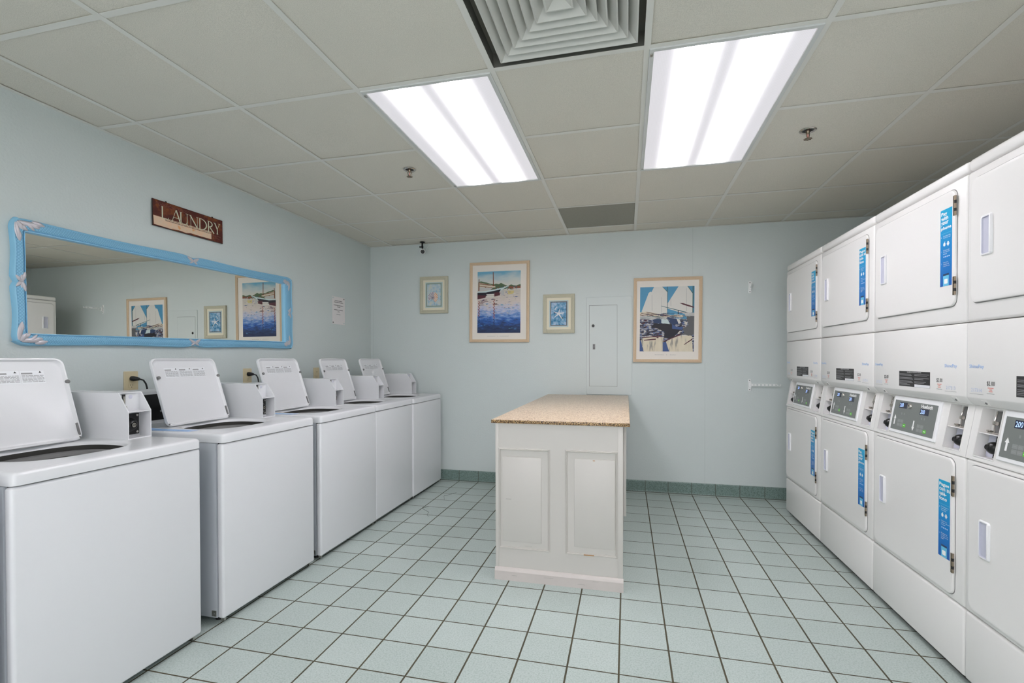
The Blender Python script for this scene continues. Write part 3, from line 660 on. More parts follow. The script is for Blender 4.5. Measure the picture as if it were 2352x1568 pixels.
# ------------------------------------------------------------------ electrical panel
t = thing('electrical_panel', 'flush painted metal electrical panel cover on the back wall', 'electrical panel', (2.456, 0, 1.343))
fr = Fr((0, 0, 0), (1, 0, 0), (0, 0, 1), (0, -1, 0))
b = MB(); b.prism(fr, [(-0.209, -0.456), (0.209, -0.456), (0.209, 0.456), (-0.209, 0.456)], 0, 0.006, 'panelp', 0.0025)
b.build('cover_plate', t)
b = MB(); b.poly(fr, [(-0.183, -0.379), (0.075, -0.379), (0.075, 0.379), (-0.183, 0.379)], 0.0063, 'seam'); b.prism(fr, [(-0.181, -0.3775), (0.0735, -0.3775), (0.0735, 0.3765), (-0.181, 0.3765)], 0.006, 0.0078, 'panelp', 0.0008); b.build('inner_door', t)
b = MB(); b.lathe(Fr((-0.146, -0.0078, 0.188), (1, 0, 0), (0, 0, 1), (0, -1, 0)), [(0.014, 0), (0.014, 0.001), (0.012, 0.0012), (0.0115, 0.004), (0.001, 0.004)], 'black', 20); b.build('lock', t)
b = MB(); b.fbox(fr, -0.150, -0.127, -0.033, 0.018, 0.0078, 0.0086, 'pgrey'); b.fbox(fr, -0.146, -0.131, -0.03, -0.012, 0.0086, 0.011, 'gasket', 0.0005); b.fbox(fr, -0.146, -0.131, -0.008, 0.014, 0.0086, 0.0105, 'gasket', 0.0005); b.build('latch', t)

# ------------------------------------------------------------------ valet hanger racks
def rack(x, z, ang, label):
    t = thing('folding_hanger_rack', label, 'hanger rack', (x, 0, z), 'folding hanger racks on the back wall')
    fr = Fr((0, 0, 0), (1, 0, 0), (0, 0, 1), (0, -1, 0))
    b = MB(); b.prism(fr, rrect(-0.012, 0.012, -0.055, 0.05, 0.008, 4), 0, 0.004, 'rack', 0.001)
    b.fbox(fr, -0.010, 0.012, -0.022, 0.024, 0.004, 0.022, 'rack', 0.003)
    b.tube([(0.004, -0.016, -0.03), (0.004, -0.016, 0.03)], 0.006, 'rack', 12); b.build('bracket', t)
    for zz in (0.038, -0.042): b = MB(); b.lathe(Fr((0, -0.0042, zz), (1, 0, 0), (0, 0, 1), (0, -1, 0)), [(0.005, 0), (0.0045, 0.001), (0.001, 0.0014)], 'gasket', 12); b.build('screw', t)
    d = Vector((math.cos(ang), -math.sin(ang), 0)); af = Fr((0.004, -0.018, 0.0), d, (0, 0, 1)); 
    b = MB(); Ln = 0.235; hz = 0.0105
    # ladder-like arm: two rails, webs between the holes, upturned hook
    for s0, s1 in ((hz-0.004, hz), (-hz, -hz+0.004)): b.fbox(af, 0.0, Ln-0.035 if s0 > 0 else Ln, s0, s1, -0.003, 0.003, 'rack', 0.001)
    b.fbox(af, 0.0, 0.022, -hz, hz, -0.003, 0.003, 'rack')
    for k in range(6): b.fbox(af, 0.03+k*0.029, 0.047+k*0.029, -hz+0.003, hz-0.003, -0.0025, 0.0025, 'rack')
    hk = [af(Ln-0.035+0.0, hz-0.002, 0)]+[af(Ln-0.012+0.013*math.cos(a), 0.002+0.011*math.sin(a), 0) for a in [math.radians(v) for v in (190, 225, 270, 315, 360, 395)]]
    b.tube(hk, 0.0032, 'rack', 8); b.build('arm', t)
rack(3.660, 1.845, math.radians(101), 'upper folding hanger rack pointing out into the room, above the other rack')
rack(3.660, 0.992, math.radians(3), 'lower folding hanger rack lying along the wall beside the dryers')

# ------------------------------------------------------------------ mirror
MY0, MY1, MZ0, MZ1 = -0.888, 0.905, -0.284, 0.281      # outer, y and z about the root
IY0, IY1, IZ0, IZ1 = -0.843, 0.805, -0.227, 0.219
root = thing('wall_mirror', 'long wall mirror in a carved blue frame above the washers', 'mirror', (0.0, -2.14, 1.578), None, (0.0128, 0, 0.0))
def wave(t_):     # scallop along one side, t 0..1: cusp at the middle, gentle swells
    d = abs(t_-0.5)*2
    return 0.012*math.exp(-(d/0.045)**2) + 0.007*math.sin(d*PI*1.0)**2*(1 if d > 0.05 else 0) 
N = 60; outer = []; inner = []
cr = 0.05
def side(p0, p1, q0, q1, nrm, n):
    for k in range(n):
        t_ = k/n; o_ = Vector(p0).lerp(Vector(p1), t_); i_ = Vector(q0).lerp(Vector(q1), t_)
        s_ = wave(t_); e = min(t_, 1-t_)*Vector(Vector(p1)-Vector(p0)).length
        if e < cr: s_ += cr*0.42*(1-e/cr)**2
        outer.append(Vector((o_.x+nrm[0]*s_, o_.y+nrm[1]*s_))); inner.append(i_)
side((MY0, MZ0), (MY1, MZ0), (IY0, IZ0), (IY1, IZ0), (0, 1), 110)
side((MY1, MZ0), (MY1, MZ1), (IY1, IZ0), (IY1, IZ1), (-1, 0), 50)
side((MY1, MZ1), (MY0, MZ1), (IY1, IZ1), (IY0, IZ1), (0, -1), 110)
side((MY0, MZ1), (MY0, MZ0), (IY0, IZ1), (IY0, IZ0), (1, 0), 50)
def lp(t_, x): return [Vector((x, o_.x+(i_.x-o_.x)*t_, o_.y+(i_.y-o_.y)*t_)) for o_, i_ in zip(outer, inner)]
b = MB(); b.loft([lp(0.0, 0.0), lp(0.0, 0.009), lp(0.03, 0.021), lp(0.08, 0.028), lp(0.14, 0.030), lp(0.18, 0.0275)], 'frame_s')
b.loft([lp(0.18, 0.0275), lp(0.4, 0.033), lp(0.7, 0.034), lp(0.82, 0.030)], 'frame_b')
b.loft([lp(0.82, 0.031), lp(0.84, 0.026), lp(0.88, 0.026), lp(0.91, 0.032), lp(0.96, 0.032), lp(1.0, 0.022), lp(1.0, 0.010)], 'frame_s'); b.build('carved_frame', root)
b = MB(); b.faces([(0.014, IY0-0.003, IZ0-0.003), (0.014, IY1+0.003, IZ0-0.003), (0.014, IY1+0.003, IZ1+0.003), (0.014, IY0-0.003, IZ1+0.003)], [(0, 1, 2, 3)], 'mirror')
b.faces([(0.004, IY0-0.003, IZ0-0.003), (0.004, IY1+0.003, IZ0-0.003), (0.004, IY1+0.003, IZ1+0.003), (0.004, IY0-0.003, IZ1+0.003)], [(3, 2, 1, 0)], 'blackm'); b.build('mirror_glass', root)
def lobe(b, y, z, ang, ln, wd, x=0.036, curl=0.5):
    # one raised acanthus lobe: a swept leaf with a rounded back
    loops = []; n = 9
    for k in range(n+1):
        t_ = k/n; a = ang+curl*t_; cyy = y+ln*t_*math.cos(ang+curl*t_*0.5); czz = z+ln*t_*math.sin(ang+curl*t_*0.5)
        w_ = wd*math.sin(PI*min(1, 0.12+0.88*t_))**0.7+0.0006; h_ = 0.0045*math.sin(PI*(0.1+0.85*t_))
        pr = (-math.sin(a), math.cos(a))
        loops.append([Vector((x+h_*math.sin(PI*j/6)-0.002, cyy+pr[0]*w_*math.cos(PI*j/6), czz+pr[1]*w_*math.cos(PI*j/6))) for j in range(7)])
    b.loft(loops, 'silver', closed=False)
for sy, sz, py, pz in ((-1, 1, IY0-0.024, IZ1+0.040), (-1, -1, IY0-0.024, IZ0-0.034), (1, 1, IY1+0.045, IZ1+0.02), (1, -1, IY1+0.045, IZ0-0.02)):
    b = MB()
    ly = -sy
    for k, (dy, dz, an, ln, wd, cu) in enumerate(((0.0, 0.0, -8, 0.115, 0.013, 0.3), (0.03, 0.004, -30, 0.06, 0.010, -0.5), (0.055, 0.0, -36, 0.05, 0.010, 0.7), (0.06, 0.01, 2, 0.065, 0.011, -0.4), (0.0, 0.004, -78, 0.055, 0.012, 0.6), (-0.01, -0.005, -88, 0.11, 0.011, 0.25), (-0.004, -0.045, -70, 0.06, 0.009, -0.4), (0.012, -0.01, -60, 0.045, 0.009, 0.5))):
        yy = py+ly*dy*0.8*(0.55 if sy > 0 else 1); zz = pz+sz*dz*0.8; a = math.radians(an)
        dirv = math.atan2(math.sin(a)*sz, math.cos(a)*ly)
        lobe(b, yy, zz, dirv, ln*(0.78 if sy < 0 else 0.6), wd*0.85, 0.034, cu*ly*sz)
    b.build('corner_leaf', root)
for py, pz, ax in ((0.0, (MZ1+IZ1)/2-0.003, 0), (0.0, (MZ0+IZ0)/2+0.003, 0), ((MY0+IY0)/2+0.003, 0.0, 1), ((MY1+IY1)/2-0.003, 0.0, 1)):
    b = MB()
    for sgn in (-1, 1):
        for an, ln, wd in ((24, 0.046, 0.0085), (-34, 0.032, 0.0065), (2, 0.03, 0.004)):
            a = math.radians(an); d = (math.cos(a)*sgn, math.sin(a)) if ax == 0 else (math.sin(a), math.cos(a)*sgn)
            lobe(b, py, pz, math.atan2(d[1], d[0]), ln, wd, 0.034, 0.15*sgn)
    b.ball((0.036, py, pz), 0.0035, 'silver', (0.8, 1, 2.4) if ax == 0 else (0.8, 2.4, 1), 10)
    b.build('butterfly_ornament', root)

# ------------------------------------------------------------------ LAUNDRY sign
t = thing('laundry_sign', 'rusty brown hanging LAUNDRY sign above the mirror', 'sign', (0.002, -2.143, 2.061), None, (0.010, 0, 0))
fr = Fr((0, 0, 0), (0, 1, 0), (0, 0, 1), (1, 0, 0)); hw, hh = 0.241, 0.076
b = MB(); b.fbox(fr, -hw, hw, -hh, hh, 0.004, 0.010, 'rust_edge', 0.001); b.poly(fr, [(-hw+0.002, -hh+0.002), (hw-0.002, -hh+0.002), (hw-0.002, hh-0.002), (-hw+0.002, hh-0.002)], 0.0103, 'rust')
b.poly(fr, [(-hw+0.004, -0.018), (0.151, -0.018), (0.151, -0.066), (0.06, -0.066), (0.0, -0.064), (-0.03, -0.070), (-0.08, -0.066), (-0.13, -0.071), (-hw+0.006, -0.068)], 0.0106, 'band')
for k in range(42):   # lace edge
    a = -0.165+k*0.0075
    for r_ in range(2): b.poly(fr, [(a+0.003*math.cos(j*PI/3)+0.0037*r_, -0.0225-r_*0.008+0.0026*math.sin(j*PI/3)) for j in range(6)], 0.0109, 'rust_edge')
board_ = b.build('board', t)
b = MB()
def stroke(p, q_, w_): 
    d = Vector((q_[0]-p[0], q_[1]-p[1])); n_ = Vector((-d.y, d.x)).normalized()*w_/2
    b.poly(fr, [(p[0]-n_.x, p[1]-n_.y), (q_[0]-n_.x, q_[1]-n_.y), (q_[0]+n_.x, q_[1]+n_.y), (p[0]+n_.x, p[1]+n_.y)], 0.0112, 'ltr')
def arc(cx, cz_, rx, rz, a0, a1, w0, w1, n=12):
    for k in range(n):
        t0 = math.radians(a0+(a1-a0)*k/n); t1 = math.radians(a0+(a1-a0)*(k+1.08)/n); m_ = math.sin(PI*(k+0.5)/n)
        stroke((cx+rx*math.cos(t0), cz_+rz*math.sin(t0)), (cx+rx*math.cos(t1), cz_+rz*math.sin(t1)), w0+(w1-w0)*m_)
zb, zt = -0.022, 0.045; TK, TN = 0.0075, 0.0026
def serif(x, z, w_=0.010): stroke((x-w_, z), (x+w_, z), 0.0022)
x = -0.183; serif(x, zt, 0.006); serif(x, zb, 0.007); stroke((x, zb), (x, zt), TK); stroke((x, zb+0.001), (x+0.036, zb+0.001), TN); stroke((x+0.036, zb), (x+0.039, zb+0.012), TN)                    # L
x = -0.122; stroke((x-0.0, zb), (x+0.026, zt+0.004), TN); stroke((x+0.026, zt+0.004), (x+0.054, zb), TK); stroke((x+0.011, zb+0.024), (x+0.04, zb+0.024), TN); serif(x, zb, 0.006); serif(x+0.054, zb, 0.006)   # A
x = -0.065; serif(x, zt, 0.009); serif(x+0.042, zt, 0.009); stroke((x, zb+0.02), (x, zt), TK); arc(x+0.021, zb+0.02, 0.021, 0.02, 180, 360, TK*0.8, TN); stroke((x+0.042, zb-0.001), (x+0.042, zt), TN*1.6)         # U
x = 0.002; serif(x, zb, 0.007); serif(x-0.003, zt, 0.007); stroke((x, zb), (x, zt), TN); stroke((x-0.003, zt), (x+0.046, zb-0.001), TK); stroke((x+0.046, zb), (x+0.046, zt), TN); serif(x+0.046, zt, 0.007)    # N
x = 0.066; serif(x, zt, 0.007); serif(x, zb, 0.007); stroke((x, zb), (x, zt), TK); arc(x+0.005, (zb+zt)/2, 0.044, (zt-zb)/2, 90, -90, TN, TK*1.1, 16)                                                             # D
x = 0.130; serif(x, zt, 0.007); serif(x, zb, 0.007); stroke((x, zb), (x, zt), TK); arc(x+0.004, zt-0.017, 0.024, 0.017, 90, -90, TN, TK); stroke((x+0.008, zt-0.034), (x+0.042, zb-0.004), TK)                  # R
x = 0.178; serif(x-0.002, zt, 0.007); serif(x+0.036, zt, 0.007); stroke((x, zt), (x+0.019, zb+0.03), TK); stroke((x+0.036, zt), (x+0.019, zb+0.03), TN); stroke((x+0.019, zb+0.032), (x+0.019, zb), TK*0.9); serif(x+0.019, zb, 0.007)  # Y
b.build('lettering', t)
b = MB()
def squiggle(a0, a1, z0, amp, seed):
    rnd = random.Random(seed); pts = []; a = a0
    while a < a1:
        pts.append((a, z0+amp*rnd.uniform(-1, 1))); a += 0.004
    for p_, q_ in zip(pts, pts[1:]):
        d = Vector((q_[0]-p_[0], q_[1]-p_[1])); n_ = Vector((-d.y, d.x)).normalized()*0.0006
        b.poly(fr, [(p_[0]-n_.x, p_[1]-n_.y), (q_[0]-n_.x, q_[1]-n_.y), (q_[0]+n_.x, q_[1]+n_.y), (p_[0]+n_.x, p_[1]+n_.y)], 0.0107, 'ltr2')
squiggle(-0.22, 0.0, 0.060, 0.006, 1); squiggle(-0.21, -0.02, 0.050, 0.006, 2); squiggle(0.158, 0.225, -0.038, 0.007, 3); squiggle(0.16, 0.22, -0.052, 0.005, 4)
absorb(board_, b.build('faded_script', t))
for a in (-0.155, 0.165): b = MB(); b.fbox(fr, a-0.004, a+0.004, hh-0.002, hh+0.006, 0.003, 0.008, 'blackm'); b.build('hanger_tab', t)

# ------------------------------------------------------------------ notice, outlets, cords
t = thing('paper_notice', 'white paper notice taped to the wall near the corner', 'notice', (0.001, -0.578, 1.676))
fr = Fr((0, 0, 0), (0, 1, 0), (0, 0, 1), (1, 0, 0))
b = MB(); b.fbox(fr, -0.1, 0.1, -0.128, 0.126, 0, 0.0008, 'paper')
sh_ = b.build('sheet', t); b = MB()
for z, hw_ in ((0.086, 0.06), (0.072, 0.07), (0.044, 0.076), (0.030, 0.024), (0.002, 0.07), (-0.014, 0.014), (-0.04, 0.034)):
    a = -hw_
    while a < hw_-0.006:
        wl = random.uniform(0.007, 0.018); b.poly(fr, [(a, z), (min(a+wl, hw_), z), (min(a+wl, hw_), z+0.0055), (a, z+0.0055)], 0.0011, 'pblack' if z > -0.02 else 'pgrey'); a += wl+0.003
absorb(sh_, b.build('printed_lines', t))
for sa in (-1, 1):
    for sb in (-1, 1): b = MB(); b.fbox(fr, sa*0.086-0.008, sa*0.086+0.008, sb*0.114-0.006, sb*0.114+0.006, 0.0009, 0.0012, 'gasket' if sa*sb > 0 else 'aqua_mat'); b.build('tape_piece', t)

def outlet(y, z, label, with_cord, cl=None):
    t = thing('wall_outlet', label, 'outlet', (0.0005, y, z), 'beige wall outlets behind the washers')
    fr = Fr((0, 0, 0), (0, 1, 0), (0, 0, 1), (1, 0, 0))
    b = MB(); b.prism(fr, rrect(-0.038, 0.038, -0.058, 0.058, 0.004, 3), 0, 0.006, 'beige', 0.002); b.build('cover_plate', t)
    for s_ in (-1, 1):
        b = MB(); f2 = Fr((0.006, 0, s_*0.0195), (0, 1, 0), (0, 0, 1), (1, 0, 0))
        b.prism(f2, rrect(-0.017, 0.017, -0.014, 0.014, 0.009, 4), 0, 0.0015, 'beige')
        for a in (-0.006, 0.006): b.fbox(f2, a-0.001, a+0.001, -0.001, 0.007, 0.0015, 0.0018, 'dark')
        b.fbox(f2, -0.002, 0.002, -0.010, -0.006, 0.0015, 0.0018, 'dark'); b.build('receptacle', t)
    if with_cord:
        c_ = thing('power_cord', cl, 'power cord', (0.0075, y, z+0.0195), 'black power cords behind the washers')
        b = MB(); b.tube([(0.0, 0, 0), (0.012, 0.002, -0.001), (0.026, 0.008, -0.002), (0.036, 0.016, -0.004)], [0.013, 0.014, 0.011, 0.007], 'blackm', 12); b.build('plug', c_)
        b = MB(); b.tube([(0.034, 0.014, -0.003), (0.046, 0.028, -0.010), (0.046, 0.042, -0.03), (0.044, 0.050, -0.055), (0.040, 0.052, -0.12), (0.036, 0.052, -0.3), (0.032, 0.05, -0.7)], 0.0042, 'blackm', 8); b.build('cable', c_)
outlet(-2.508, 1.101, 'beige wall outlet with a plug, nearest the camera', True, 'black power cord plugged into the nearest beige outlet')
outlet(-1.690, 1.101, 'middle beige wall outlet, with a plug, between two raised washer lids', True, 'black power cord plugged into the middle beige outlet')
outlet(-0.915, 1.093, 'farthest beige wall outlet, half hidden behind a raised washer lid', False)

# ------------------------------------------------------------------ washers
def sup(cx, cy0, rx, ry, n, N_=64):
    out = []
    for k in range(N_):
        a = 2*PI*k/N_; c_, s_ = math.cos(a), math.sin(a)
        out.append((cx+rx*math.copysign(abs(c_)**(2/n), c_), cy0+ry*math.copysign(abs(s_)**(2/n), s_)))
    return out
def make_washer(loc, label):
    W = 0.66; D0, D1 = 0.075, 0.81            # x from the wall
    t = thing('top_load_washer', label, 'washing machine', loc, 'row of top-load washers')
    # body: open-topped cabinet
    b = MB()
    b.box((D0, -W, 0.03), (D1-0.036, -W+0.012, 0.836), 'side_shade'); b.box((D0, -0.012, 0.03), (D1-0.036, 0, 0.836), 'side_shade')
    b.box((D0, -W, 0.03), (D0+0.012, 0, 0.836), 'side_shade'); b.box((D0+0.01, -W+0.01, 0.03), (D1-0.04, -0.01, 0.05), 'side_shade')
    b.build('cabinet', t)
    b = MB(); b.box((D1-0.034, -W, 0.028), (D1, 0, 0.834), 'white', 0.011, 4)
    b.build('front_panel', t)
    for yy in (-W+0.05, -0.05):
        for xx in (D0+0.05, D1-0.07): b = MB(); b.lathe(Fr((xx, yy, 0), (1, 0, 0), (0, 1, 0), (0, 0, 1)), [(0.018, 0), (0.018, 0.012), (0.008, 0.014), (0.008, 0.035)], 'blackm', 14); b.build('levelling_foot', t)
    b = MB(); b.box((D1-0.065, -W-0.0015, 0.036), (D1-0.04, -W, 0.062), 'steel'); b.lathe(Fr((D1-0.052, -W-0.0015, 0.049), (1, 0, 0), (0, 0, 1), (0, -1, 0)), [(0.004, 0), (0.003, 0.002), (0.001, 0.002)], 'gasket', 10); b.build('base_clip', t)
    for yy in (-W+0.02, -0.03): b = MB(); b.box((D1-0.03, yy-0.006, 0.012), (D1-0.012, yy+0.006, 0.03), 'steel'); b.build('front_clip', t)
    # deck with an opening
    b = MB(); N_ = 64
    ox, oy, orx, ory = (0.045+D1)/2+0.01, -W/2, (D1-0.045)/2, W/2
    hx, hy, hrx, hry = 0.522, -0.345, 0.162, 0.19
    outer_ = sup(0.4425, -W/2, 0.3725, W/2, 40, N_*2); inner_ = sup(hx, hy, hrx, hry, 2.8, N_*2)
    def sc_(pts, cx, cyy, d, rx, ry): return [(cx+(p-cx)*(1-d/rx), cyy+(q_-cyy)*(1-d/ry)) for p, q_ in pts]
    O = lambda d, z: [Vector((p, q_, z)) for p, q_ in sc_(outer_, 0.4425, -W/2, d, 0.3725, W/2)]
    I = lambda d, z: [Vector((p, q_, z)) for p, q_ in sc_(inner_, hx, hy, d, hrx, hry)]
    b.loft([O(0.012, 0.836), O(0.0, 0.838), O(0.0, 0.868), O(0.003, 0.875), O(0.008, 0.879), O(0.02, 0.880), I(-0.03, 0.880), I(-0.012, 0.8785), I(-0.004, 0.876), I(0.0, 0.871), I(0.003, 0.866)], 'white')
    b.build('deck', t)
    # tub ring and basket
    b = MB(); Cc = (hx-0.055, hy)
    def circ(r, z): return [Vector((Cc[0]+r*math.cos(2*PI*k/N_), Cc[1]+r*math.sin(2*PI*k/N_), z)) for k in range(N_)]
    b.loft([I(0.0025, 0.8665), I(0.001, 0.84), I(-0.002, 0.80)], 'tubdark')
    b.loft([I(0.008, 0.848), I(0.03, 0.846), I(0.036, 0.832), I(0.03, 0.82)], 'gasket')
    b.loft([circ(0.262, 0.828), circ(0.262, 0.80), circ(0.235, 0.80), circ(0.225, 0.812), circ(0.215, 0.80)], 'blackm'); b.build('tub_ring', t)
    b = MB(); b.loft([circ(0.217, 0.80), circ(0.21, 0.785), circ(0.212, 0.62), circ(0.205, 0.42)], 'steel', cap1=True)
    b.build('basket', t)
    # rear console
    b = MB(); pr = [(0.06, 0.878), (0.06, 1.052), (0.072, 1.062), (0.100, 1.062), (0.116, 1.05), (0.150, 0.895), (0.152, 0.878)]
    b.loft([[Vector((x_, yy, z_)) for x_, z_ in pr] for yy in (-W+0.012, -W+0.018, -0.125)], 'plastic', cap0=True, cap1=True, smooth=False); b.build('console', t)
    cf = Fr((0.1515, -W+0.03, 0.893), (0, 1, 0), (0.116-0.150, 0, 1.05-0.895)); cf.n = cf.v.cross(cf.u) if cf.u.cross(cf.v).x < 0 else cf.u.cross(cf.v)
    b = MB(); b.fbox(cf, 0, 0.48, 0.004, 0.145, -0.001, 0.002, 'black', 0.0005)
    for k in range(5): b.lathe(Fr(cf(0.08+0.08*k, 0.05, 0.002), cf.u, cf.v, cf.n), [(0.006, 0), (0.006, 0.002), (0.001, 0.002)], 'pgrey', 12)
    b.text(cf, 'SPEED', 0.02, 0.10, 0.05, 0.014, 0.0024, 'pwhite'); b.lathe(Fr(cf(0.025, 0.035, 0.002), cf.u, cf.v, cf.n), [(0.003, 0), (0.003, 0.001), (0.001, 0.001)], 'digit', 10)
    b.build('control_panel', t)
    # raised lid
    bx, bz, tx, tz = 0.372, 0.884, 0.258, 1.2285
    ll = math.hypot(tx-bx, tz-bz); lw = 0.39; y1 = -0.158; y0 = y1-lw
    lf = Fr((bx, y0, bz), (0, 1, 0), (tx-bx, 0, tz-bz)); lf.n = Vector((tz-bz, 0, bx-tx)).normalized()
    dy = 0.0
    ol = rrect(0, lw, 0, ll, 0.03, 6)
    ol = [(a, b_) for a, b_ in ol]
    def ins(d): 
        return [(lw/2+(a-lw/2)*(1-2*d/lw), ll/2+(b_-ll/2)*(1-2*d/ll)) for a, b_ in ol]
    b = MB()
    b.loft([[lf(a, b_, c_) for a, b_ in ins(d)] for d, c_ in ((0.004, -0.014), (0.0, -0.010), (0.0, 0.0), (0.002, 0.003), (0.007, 0.003), (0.009, 0.0), (0.014, -0.006), (0.020, -0.007))], 'white', cap0=True, cap1=True)
    lid = b.build('lid', t)
    b = MB()      # printed warning label, three columns
    for k in range(3):
        a0 = 0.068+k*0.083; b.poly(lf, [(a0, ll-0.105), (a0+0.080, ll-0.105), (a0+0.080, ll-0.052), (a0, ll-0.052)], -0.0066, 'plabel')
        b.poly(lf, [(a0+0.003, ll-0.066), (a0+0.04, ll-0.066), (a0+0.04, ll-0.060), (a0+0.003, ll-0.060)], -0.0063, 'pgrey'); b.poly(lf, [(a0+0.062, ll-0.061), (a0+0.072, ll-0.061), (a0+0.067, ll-0.053)], -0.0063, 'pblack')
        for r_ in range(6):
            zz = ll-0.073-r_*0.0052; a = a0+0.003
            while a < a0+0.074:
                wl = random.uniform(0.006, 0.02); b.poly(lf, [(a, zz), (min(a+wl, a0+0.077), zz), (min(a+wl, a0+0.077), zz+0.0022), (a, zz+0.0022)], -0.0063, 'pgrey'); a += wl+0.002
    b.build('warning_label', lid)
    for a in (0.022, lw-0.004):
        b = MB(); b.lathe(Fr(lf(a, ll-0.105, -0.002), lf.u, lf.v, lf.n), [(0.0085, 0), (0.0085, 0.006), (0.007, 0.008), (0.001, 0.008)], 'gasket', 18); b.build('bumper', lid)
    b = MB(); b.fbox(lf, lw-0.013, lw-0.005, 0.02, 0.075, -0.005, 0.0032, 'gasket', 0.002); b.build('hinge_arm', lid)
    for a in (lw-0.012, 0.012): b = MB(); b.ball(lf(a, 0.012, 0), 0.005, 'gasket', seg=10); b.build('hinge_pin', lid)
    # coin box
    cb0, cb1 = -0.105, -0.002; X0, X1, XT = 0.10, 0.545, 0.492; Z0, ZM, ZT = 0.8795, 0.998, 1.079
    # side walls follow the sloped outline, top, shelf, floor; front compartments are open
    box = bpy.data.objects.new('coin_box', None)
    b = MB(); th = 0.004
    out = [(X0, Z0), (X1, Z0), (X1, ZM), (XT, ZT), (X0, ZT)]
    for ya, yb in ((cb0, cb0+th), (cb1-th, cb1)):
        vs = [Vector((x_, ya, z_)) for x_, z_ in out]+[Vector((x_, yb, z_)) for x_, z_ in out]
        b.faces(vs, [(0, 1, 2, 3, 4), (9, 8, 7, 6, 5)]+[(i, (i+1) % 5, (i+1) % 5+5, i+5) for i in range(5)], 'white')
    b.box((X0, cb0+th, ZT-th), (XT, cb1-th, ZT), 'white'); b.box((X0, cb0+th, Z0), (X1, cb1-th, Z0+th), 'white'); b.box((X0, cb0+th, Z0+th), (X0+th, cb1-th, ZT-th), 'white')
    b.box((0.479, cb0+th, Z0+th), (0.483, cb1-th, ZT-th), 'white'); b.box((0.483, cb0+th, ZM-th), (X1, cb1-th, ZM), 'white')
    cbx = b.build('coin_box', t)
    b = MB(); b.box((0.4835, cb0+th+0.006, Z0+0.012), (0.488, cb1-th-0.006, ZM-0.014), 'black', 0.001)
    for yy, zz in ((-0.022, 0.975), (-0.022, 0.902), (-0.085, 0.975), (-0.085, 0.902)): b.lathe(Fr((0.488, yy, zz), (0, 1, 0), (0, 0, 1), (1, 0, 0)), [(0.006, 0), (0.005, 0.003), (0.001, 0.003)], 'chrome', 12)
    b.build('lock_plate', cbx)
    b = MB(); b.lathe(Fr((0.488, -0.0535, 0.935), (0, 1, 0), (0, 0, 1), (1, 0, 0)), [(0.030, 0), (0.026, 0.012), (0.018, 0.022), (0.013, 0.024), (0.0125, 0.020), (0.001, 0.020)], 'black', 28)
    b.lathe(Fr((0.508, -0.0535, 0.935), (0, 1, 0), (0, 0, 1), (1, 0, 0)), [(0.0095, 0), (0.0095, 0.005), (0.001, 0.005)], 'chrome', 20); b.box((0.5132, -0.0605, 0.9335), (0.5140, -0.0465, 0.9365), 'dark'); b.build('lock', cbx)
    b = MB(); b.box((0.483, -0.0795, 1.018), (0.490, -0.0725, 1.062), 'chrome', 0.001); b.box((0.483, -0.083, 1.025), (0.485, -0.069, 1.070), 'dark'); b.tube([(0.490, -0.076, 1.022), (0.498, -0.076, 1.016), (0.500, -0.076, 1.008)], 0.003, 'chrome', 8)
    b.lathe(Fr((0.4832, -0.045, 1.058), (0, 1, 0), (0, 0, 1), (1, 0, 0)), [(0.009, 0), (0.008, 0.0006), (0.001, 0.0006)], 'violet', 18); b.build('coin_slide', cbx)
    return t
# far edge y, x shift, y scale of each washer (from the wall corner outwards)
ws = [(-0.095, 0.012, 0.960, 'top-load washer in the corner, farthest from the camera'),
      (-0.7335, 0.004, 0.930, 'second top-load washer from the back wall, between two others'),
      (-1.354, 0.008, 0.997, 'third top-load washer from the back wall, middle outlet beside its raised lid'),
      (-2.070, 0.004, 1.0, 'top-load washer just behind the large foreground one, blue sticker on its deck'),
      (-2.840, 0.000, 1.0, 'large foreground top-load washer with round lock visible in its coin box'),
      (-3.545, -0.006, 1.0, 'top-load washer at the left edge of the photo, only its corner showing')]
wash = {}
w0 = make_washer((0.0, ws[4][0], 0), ws[4][3]); wash[4] = w0
for k in (0, 1, 2, 3, 5):
    r = dup(w0, (ws[k][1], ws[k][0], 0), ws[k][3]); r.scale = (1, ws[k][2], 1); wash[k] = r
for ch in [x for x in bpy.data.objects if x.parent == wash[0] and x.name.startswith('lid')]: ch.location.y = -0.06
# printed instruction stickers on the decks
def deck_sticker(k, a):
    b = MB()
    b.faces([Vector(p) for p in ((0.165, -0.645, 0.8806), (0.60, -0.640, 0.8806), (0.60, -0.575, 0.8806), (0.40, -0.585, 0.8806), (0.165, -0.560, 0.8806))], [(0, 1, 2, 3, 4)], 'sky_stk2')
    b.faces([Vector(p) for p in ((0.17, -0.64, 0.8809), (0.33, -0.60, 0.8809), (0.30, -0.57, 0.8809), (0.17, -0.562, 0.8809))], [(0, 1, 2, 3)], 'sky_stk')
    for i in range(9):
        x_ = 0.34+i*0.027; b.faces([Vector(p) for p in ((x_, -0.625, 0.8809), (x_+0.018, -0.622, 0.8809), (x_+0.016, -0.600, 0.8809), (x_-0.002, -0.603, 0.8809))], [(0, 1, 2, 3)], 'sky_stk')
    b.build('instruction_sticker', wash[k])
deck_sticker(3, 0); deck_sticker(2, 0)

